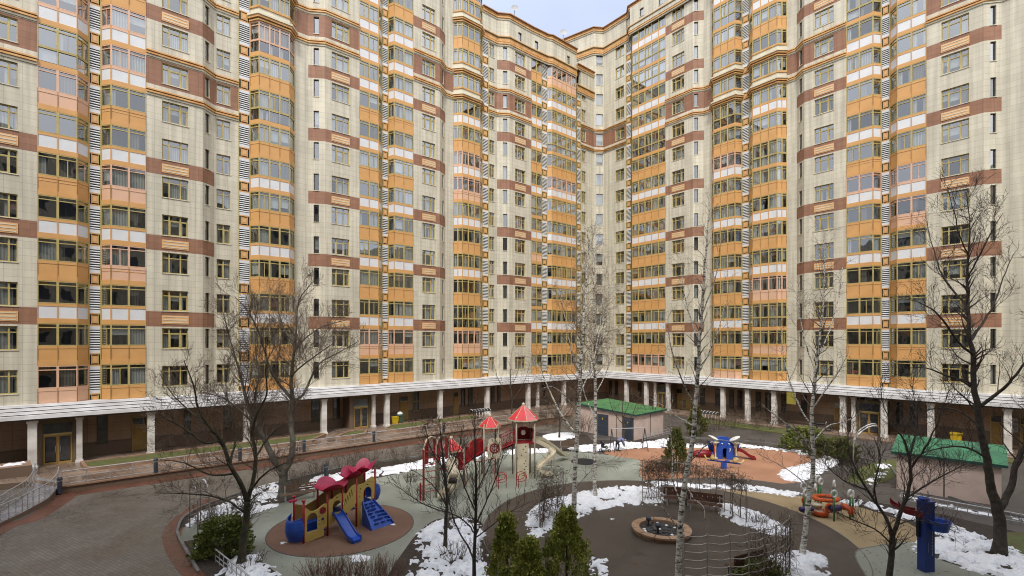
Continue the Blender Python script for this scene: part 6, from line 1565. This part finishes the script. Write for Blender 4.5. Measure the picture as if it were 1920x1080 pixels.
# railings by the sheds
railing(lerp(Vector((K1.x, K1.y))+Vector((ua.x, ua.y))*.2-Vector((va.x, va.y))*.7, Vector((K1.x, K1.y))+Vector((ua.x, ua.y))*6.5-Vector((va.x, va.y))*.7, 8), .6, 8, lambda t: 0, label='low railing with snow along the right wall of the small pink shed', category='railing')
railing(lerp(Vector(G(404, 1056).xy), Vector(G(470, 1112).xy), 8), .6, 8, lambda t: .03, label='low steel railing in front of the juniper bush at the bottom left', category='railing')
railing(lerp(Vector(G(1690, 940).xy), Vector(G(1960, 992).xy), 14), .55, 14, lambda t: 0, label='low rail between the dark path and the larger pink shed', category='railing')
# --- swing frame
a, b = G(1147, 846), G(1209, 844); R8 = empty('swing_frame', (a.x, a.y, 0), math.atan2(b.y-a.y, b.x-a.x), label='thin grey metal swing frame in front of the small pink shed', category='swing'); Lw = (b-a).length
sub(R8, 'top_bar', lambda m: m.tube([(0, 0, 2.05), (Lw, 0, 2.05)], .04, 'steel', 8))
for x in (0, Lw):
    for s in (-1, 1): sub(R8, 'leg', lambda m: m.tube([(x, 0, 2.05), (x+.05, s*.65, 0)], .04, 'bollard', 8))
# --- bins, air conditioner, sign, racks, dishes
def wheelie(p, z, rz, mt, lab, s=1.):
    r = empty('rubbish_bin', (p.x, p.y, z), rz, label=lab, category='bin')
    def bd(m):
        a = [(-.22*s, -.24*s), (.22*s, -.24*s), (.22*s, .24*s), (-.22*s, .24*s)]; b = [(-.29*s, -.32*s), (.29*s, -.32*s), (.29*s, .32*s), (-.29*s, .32*s)]
        for i in range(4): j = (i+1) % 4; m.face([(*a[i], .04), (*a[j], .04), (*b[j], .95*s), (*b[i], .95*s)], mt)
        m.face([(*q, .04) for q in a[::-1]], mt)
    sub(r, 'body', bd); sub(r, 'lid', lambda m: (m.box(-.31*s, .31*s, -.36*s, .33*s, .952*s, 1.03*s, mt), m.tube([(-.28*s, .38*s, .98*s), (.28*s, .38*s, .98*s)], .02, mt, 6)))
    for x in (-.2*s, .2*s): sub(r, 'wheel', lambda m: m.tube([(x-.03, .25*s, .09), (x+.03, .25*s, .09)], .09, 'rubber_black', 10))
q = wp('L', 741, 1.0); wheelie(q, TZ, R(40), 'bin_yellow', 'yellow bin under the arcade left of the dark green one'); q = wp('L', 750, .9); wheelie(q, TZ, R(38), 'bin_green', 'dark green bin with a pale bag on top beside the yellow bin', 1.15)
m = MB(); rg = random.Random(2); m.lathe([(.28, 0), (.34, .12), (.26, .26), (.1, .34), (0, .35)], (0, 0, 0), 'white_panel', 9); q = wp('L', 750, .9); m.build('rubbish_bag', None, (q.x, q.y, TZ+1.19), label='pale green-white rubbish bag lying on the dark green bin', category='bag')
q = wp('R', 1793, 1.4); wheelie(q, .15, R(-50), 'bin_yellow', 'yellow bin behind the roof of the larger pink shed', 1.3)
aa, ab = aw('R', 1881, .35), aw('R', 1909, .35); dd = (ab-aa); wd = dd.length; R9 = empty('air_conditioner', (aa.x, aa.y, 1.7), math.atan2(dd.y, dd.x), label='white air conditioning unit on the wall between two ochre doors at the far right', category='air conditioner')
sub(R9, 'casing', lambda m: (m.box(0, wd, 0, .4, 0, .85, 'ac_white'), m.box(0, wd, -.06, .4, .95, 1.3, 'ac_white')))
sub(R9, 'fan_grille', lambda m: [m.tube([(wd*.38, -.01, .43), (wd*.38, -.02, .43)], .34, 'frame_b', 20)]+[m.box(wd*.75, wd*.95, -.012, -.002, .1+i*.09, .14+i*.09, 'frame_b') for i in range(7)])
sa, sb = wp('R', 1475, 1.3), wp('R', 1492, 1.3); m = MB(); dd = sb-sa; m.box(0, dd.length, 0, .06, 0, 1.35, 'sign_olive'); m.box(-.03, dd.length+.03, -.01, .07, 1.351, 1.4, 'frame_d'); m.box(-.03, dd.length+.03, -.01, .07, -.05, -.001, 'frame_d')
m.build('hanging_sign', None, (sa.x, sa.y, 2.75), math.atan2(dd.y, dd.x), label='plain olive yellow sign panel hanging under the canopy of the right wing', category='sign')
def rack(p, z, rz, n, lab, s=1.):
    r = empty('bicycle_rack', (p.x, p.y, z), rz, label=lab, category='bicycle rack')
    for i in range(n):
        x = i*.42*s; sub(r, 'hoop', lambda m: m.tube([(x, -.5, 0), (x, -.5, .5), (x+.03, -.35, .9), (x+.05, 0, 1.08), (x+.03, .3, 1.0), (x, .45, .7)], .035, 'pl_white', 6), True)
    def sh(m):
        for k in range(5):
            a, b = R(20+k*28), R(20+(k+1)*28); P = lambda t, x: (x, -.5*math.cos(t), .62+.42*math.sin(t)); m.face([P(a, -.1), P(a, (n-1)*.42*s+.1), P(b, (n-1)*.42*s+.1), P(b, -.1)], 'black')
    sub(r, 'curved_panel', sh)
rack(wp('L', 884, 3.9), TZ+.3, R(38), 7, 'curved dark bicycle shelter with white hoops on the left terrace behind the red playground roofs')
rack(wp('R', 1309, 3.6), .1, R(-50), 7, 'curved dark bicycle shelter with white hoops near the right wing columns')
q = wp('R', 1540, 1.6); R10 = empty('motorcycle', (q.x, q.y, .15), R(-35), label='dark parked motorcycle under the arcade of the right wing', category='motorcycle')
for x in (-.65, .65): sub(R10, 'wheel', lambda m: torus(m, Vector((x, 0, .3)), .25, .06, 'rubber_black', 'Y'), True)
sub(R10, 'frame', lambda m: (m.tube([(-.65, 0, .3), (-.1, 0, .45), (.3, 0, .7), (.65, 0, .3)], .06, 'bollard', 6), m.tube([(.3, 0, .7), (.5, 0, 1.0)], .03, 'steel', 6), m.tube([(.42, -.3, 1.02), (.45, .3, 1.02)], .02, 'steel', 6)), True)
sub(R10, 'seat', lambda m: m.tube([(-.75, 0, .78), (-.3, 0, .72), (.0, 0, .74), (.3, 0, .82)], [.08, .13, .13, .14], 'black', 8), True)
for px, py, d, s, lab in ((965, 17, 68, .55, 'small satellite dish on the lower roof, left one'), (1056, 62, 77, .6, 'satellite dish at the roof corner, right one')):
    q = D(px, py, d); r = empty('satellite_dish', (q.x, q.y, 55.2), R(-20), label=lab, category='satellite dish'); hh = max(.4, q.z-55.2)
    sub(r, 'mast', lambda m: m.tube([(0, 0, 0), (0, 0, hh)], .05, 'steel', 6)); dsh = sub(r, 'dish', lambda m: [m.lathe([(0, 0), (s*.5, .04), (s, .2)], (0, 0, 0), 'ac_white', 18)], True)
    dsh.location = (0, 0, hh); dsh.rotation_euler = (R(70), 0, R(20))
# --- the person bending over and the push chair
def skinned(name, chains, mt, root, sub_=1):
    me = bpy.data.meshes.new(name); vs = []; es = []; rs = []; ids = {}
    for ch in chains:
        prev = None
        for x, y, z, r in ch:
            k = (round(x, 3), round(y, 3), round(z, 3))
            if k not in ids: ids[k] = len(vs); vs.append((x, y, z)); rs.append(r)
            if prev is not None: es.append((prev, ids[k]))
            prev = ids[k]
    me.from_pydata(vs, es, []); me.materials.append(MATS[mt]); o = bpy.data.objects.new(name, me); C.objects.link(o); o.parent = root
    s = o.modifiers.new('skin', 'SKIN'); s.use_smooth_shade = True
    for i, v in enumerate(me.skin_vertices[0].data): v.radius = (rs[i], rs[i]); v.use_root = (i == 0)
    q = o.modifiers.new('sub', 'SUBSURF'); q.levels = q.render_levels = sub_
    return o
p = G(1158, 846); R11 = empty('person', (p.x, p.y, .02), R(0), label='person in a blue-grey jacket and cap bending forward beside the push chair', category='person')
# local x to the right (head side), torso leaning forward to the right
legs = [[(0, 0, .86, .15), (-.06, .10, .84, .11), (-.10, .12, .46, .075), (-.14, .12, .10, .055), (-.14, .12, .05, .055), (.05, .13, .03, .045)], [(0, 0, .86, .15), (.0, -.10, .84, .11), (.10, -.12, .48, .075), (.04, -.12, .10, .055), (.04, -.12, .05, .055), (.22, -.13, .03, .045)]]
body = skinned('body', legs+[[(0, 0, .86, .15), (.14, 0, .98, .17), (.32, 0, 1.06, .19), (.46, 0, 1.06, .15), (.56, 0, 1.03, .06), (.64, 0, 1.0, .09), (.70, 0, .96, .085)],
   [(.46, 0, 1.06, .15), (.45, .20, 1.0, .075), (.50, .23, .74, .055), (.58, .16, .52, .042), (.60, .15, .46, .035)], [(.46, 0, 1.06, .15), (.45, -.20, 1.0, .075), (.52, -.23, .74, .055), (.62, -.16, .52, .042), (.64, -.15, .46, .035)]], 'trousers', R11, 2)
jk = skinned('jacket', [[(-.06, 0, .88, .17), (.14, 0, .99, .20), (.32, 0, 1.07, .215), (.46, 0, 1.07, .17), (.53, 0, 1.05, .09)], [(.46, 0, 1.07, .17), (.45, .21, 1.0, .10), (.50, .235, .74, .075), (.575, .17, .54, .06)], [(.46, 0, 1.07, .17), (.45, -.21, 1.0, .10), (.52, -.235, .74, .075), (.615, -.17, .54, .06)]], 'jacket', R11, 2)
skinned('head', [[(.57, 0, 1.03, .05), (.645, 0, .995, .09), (.70, 0, .93, .085), (.715, 0, .88, .055)]], 'skin', R11, 2)
skinned('cap', [[(.60, 0, 1.05, .08), (.665, 0, 1.02, .105), (.72, 0, .97, .09), (.80, 0, .93, .02)]], 'hat', R11, 2)
for s, x in ((1, .60), (-1, .64)):
    def hand(m):
        b = Vector((x, s*.15, .46)); m.tube([b+Vector((0, 0, .03)), b+Vector((.01, 0, -.05)), b+Vector((.015, 0, -.085))], [.025, .04, .032], 'skin', 7)
        for f in range(4): o_ = b+Vector((.0, -.03+.02*f, -.08)); m.tube([o_, o_+Vector((.012, 0, -.035)), o_+Vector((.0, 0, -.065+.008*abs(f-1.5)))], [.010, .009, .007], 'skin', 5)
        m.tube([b+Vector((.02, -s*.035, -.02)), b+Vector((.045, -s*.05, -.05)), b+Vector((.05, -s*.045, -.075))], [.012, .010, .008], 'skin', 5)
    sub(R11, 'hand', hand, True)
for x, y in ((-.06, .125), (.12, -.125)): sub(R11, 'shoe', lambda m: m.tube([(x-.1, y, .05), (x, y, .06), (x+.14, y, .035)], [.05, .055, .03], 'black', 8), True)
p = G(1134, 848); R12 = empty('push_chair', (p.x, p.y, .02), R(20), label='dark empty push chair standing left of the bending person', category='push chair')
for x, y in ((-.3, -.25), (-.3, .25), (.35, -.22), (.35, .22)): sub(R12, 'wheel', lambda m: torus(m, Vector((x, y, .15)), .11, .035, 'rubber_black', 'Y'), True)
sub(R12, 'frame', lambda m: [m.tube([(-.3, y, .15), (.1, y, .55), (-.35, y*.9, 1.02)], .02, 'steel', 6) for y in (-.24, .24)]+[m.tube([(.35, y, .15), (-.05, y, .6)], .02, 'steel', 6) for y in (-.22, .22)]+[m.tube([(-.35, -.22, 1.02), (-.35, .22, 1.02)], .025, 'black', 6)])
sub(R12, 'seat', lambda m: (m.box(-.2, .25, -.2, .2, .42, .50, 'black'), m.box(-.28, -.2, -.2, .2, .42, .95, 'black'))); sub(R12, 'hood', lambda m: m.tube([(-.22, -.2, .85), (-.22, .2, .85)], .17, 'trousers', 10), True)
# --- block behind the camera and side boxes, unseen, added for the windows to reflect
WB = empty('apartment_building', (0, -1.2, 0), 0, label='unseen plain cream block added behind the camera for the windows to reflect', category='building')
def block(m):
    m.face([(60, 0, 0), (-75, 0, 0), (-75, 0, 40), (60, 0, 40)], 'cream', [(0, 0), (135, 0), (135, 40), (0, 40)])
    m.box(-90, -75.01, -15, 34, 0, 36, 'trim'); m.box(60.01, 75, -15, 30, 0, 36, 'trim')
    m.face([(-75, 0, 40), (-75, -15, 40), (60, -15, 40), (60, 0, 40)], 'roofing'); m.face([(-75, 0, 0), (-75, -15, 0), (-75, -15, 40), (-75, 0, 40)], 'cream', [(0, 0), (15, 0), (15, 40), (0, 40)]); m.face([(60, 0, 0), (60, -15, 0), (60, -15, 40), (60, 0, 40)], 'cream', [(0, 0), (15, 0), (15, 40), (0, 40)]); m.face([(-75, -15, 0), (60, -15, 0), (60, -15, 40), (-75, -15, 40)], 'cream', [(0, 0), (1, 0), (1, 40), (0, 40)])
sub(WB, 'wall', block)
def bw(m):
    for i in range(38):
        for k in range(11):
            x = -73+i*3.5; z = 3+k*3.3
            if abs(x) < 5 and 8 < z < 13: continue
            m.face([(x+2, .03, z), (x, .03, z), (x, .03, z+1.8), (x+2, .03, z+1.8)], 'shed_door')
            if k % 2 and i % 3 == 0: m.face([(x+2.2, .02, z-1.3), (x-.2, .02, z-1.3), (x-.2, .02, z-.1), (x+2.2, .02, z-.1)], 'orange')
o = sub(WB, 'windows', bw); o['kind'] = 'stuff'
# ---------------------------------------------------------------- camera, light
cam = bpy.data.cameras.new('camera'); co = bpy.data.objects.new('camera', cam); C.objects.link(co)
co.location = (0, 0, CAMZ); co.rotation_euler = (R(90), 0, 0)
cam.lens = 17; cam.sensor_width = 36; cam.shift_y = (HZ-540)/1920; cam.clip_end = 3000; cam.clip_start = .05
bpy.context.scene.camera = co
w = bpy.data.worlds.new('World'); bpy.context.scene.world = w; w.use_nodes = True
n, l = w.node_tree.nodes, w.node_tree.links
sky = n.new('ShaderNodeTexSky'); sky.sky_type = 'NISHITA'; sky.sun_disc = False
SUN_EL, SUN_AZ = R(50), R(186)
sky.sun_elevation = SUN_EL; sky.sun_rotation = SUN_AZ; sky.air_density = 1.0; sky.dust_density = 3.5; sky.ozone_density = 1.0
# overcast: a bright even cloud layer drawn over the clear sky
tc = n.new('ShaderNodeTexCoord'); nz = n.new('ShaderNodeTexNoise'); nz.inputs['Scale'].default_value = 2.2; nz.inputs['Detail'].default_value = 6
l.new(tc.outputs['Generated'], nz.inputs['Vector'])
cr = n.new('ShaderNodeValToRGB'); cr.color_ramp.elements[0].position = .3; cr.color_ramp.elements[1].position = .7
cr.color_ramp.elements[0].color = (.78, .80, .84, 1); cr.color_ramp.elements[1].color = (1.06, 1.05, 1.03, 1)
l.new(nz.outputs['Fac'], cr.inputs['Fac'])
mx = n.new('ShaderNodeMix'); mx.data_type = 'RGBA'; mx.inputs['Factor'].default_value = .82
# the cloud layer glows brighter round the hidden sun and is bluer and darker away from it
dp = n.new('ShaderNodeVectorMath'); dp.operation = 'DOT_PRODUCT'; l.new(tc.outputs['Generated'], dp.inputs[0])
dp.inputs[1].default_value = (math.sin(SUN_AZ)*math.cos(SUN_EL), math.cos(SUN_AZ)*math.cos(SUN_EL), math.sin(SUN_EL))
c2 = n.new('ShaderNodeValToRGB'); c2.color_ramp.elements[0].position = .45; c2.color_ramp.elements[1].position = 1; c2.color_ramp.elements[0].color = (5.3, 6.0, 7.8, 1); c2.color_ramp.elements[1].color = (15, 15, 15.2, 1)
mm = n.new('ShaderNodeMapRange'); mm.inputs['From Min'].default_value = -1; l.new(dp.outputs['Value'], mm.inputs['Value']); l.new(mm.outputs['Result'], c2.inputs['Fac'])
vm = n.new('ShaderNodeVectorMath'); vm.operation = 'MULTIPLY'; l.new(c2.outputs['Color'], vm.inputs[0]); l.new(cr.outputs['Color'], vm.inputs[1])
l.new(sky.outputs['Color'], mx.inputs[6]); l.new(vm.outputs['Vector'], mx.inputs[7])
l.new(mx.outputs[2], n['Background'].inputs['Color']); n['Background'].inputs['Strength'].default_value = .10
sun = bpy.data.lights.new('sun', 'SUN'); sun.energy = 1.5; sun.angle = R(11); sun.color = (1, .95, .88)
so = bpy.data.objects.new('sun', sun); C.objects.link(so)
# light travels from the sky direction used above
v = Vector((math.sin(SUN_AZ)*math.cos(SUN_EL), math.cos(SUN_AZ)*math.cos(SUN_EL), math.sin(SUN_EL)))
so.rotation_euler = v.to_track_quat('Z', 'Y').to_euler()
sc = bpy.context.scene
sc.view_settings.view_transform = 'Standard'; sc.view_settings.look = 'None'; sc.view_settings.gamma = 1; sc.view_settings.exposure = .66
sc.cycles.use_denoising = True; sc.cycles.filter_width = 1.05; sc.cycles.max_bounces = 6; sc.cycles.transparent_max_bounces = 10; sc.cycles.diffuse_bounces = 3; sc.cycles.glossy_bounces = 3
sc.cycles.caustics_reflective = False; sc.cycles.caustics_refractive = False
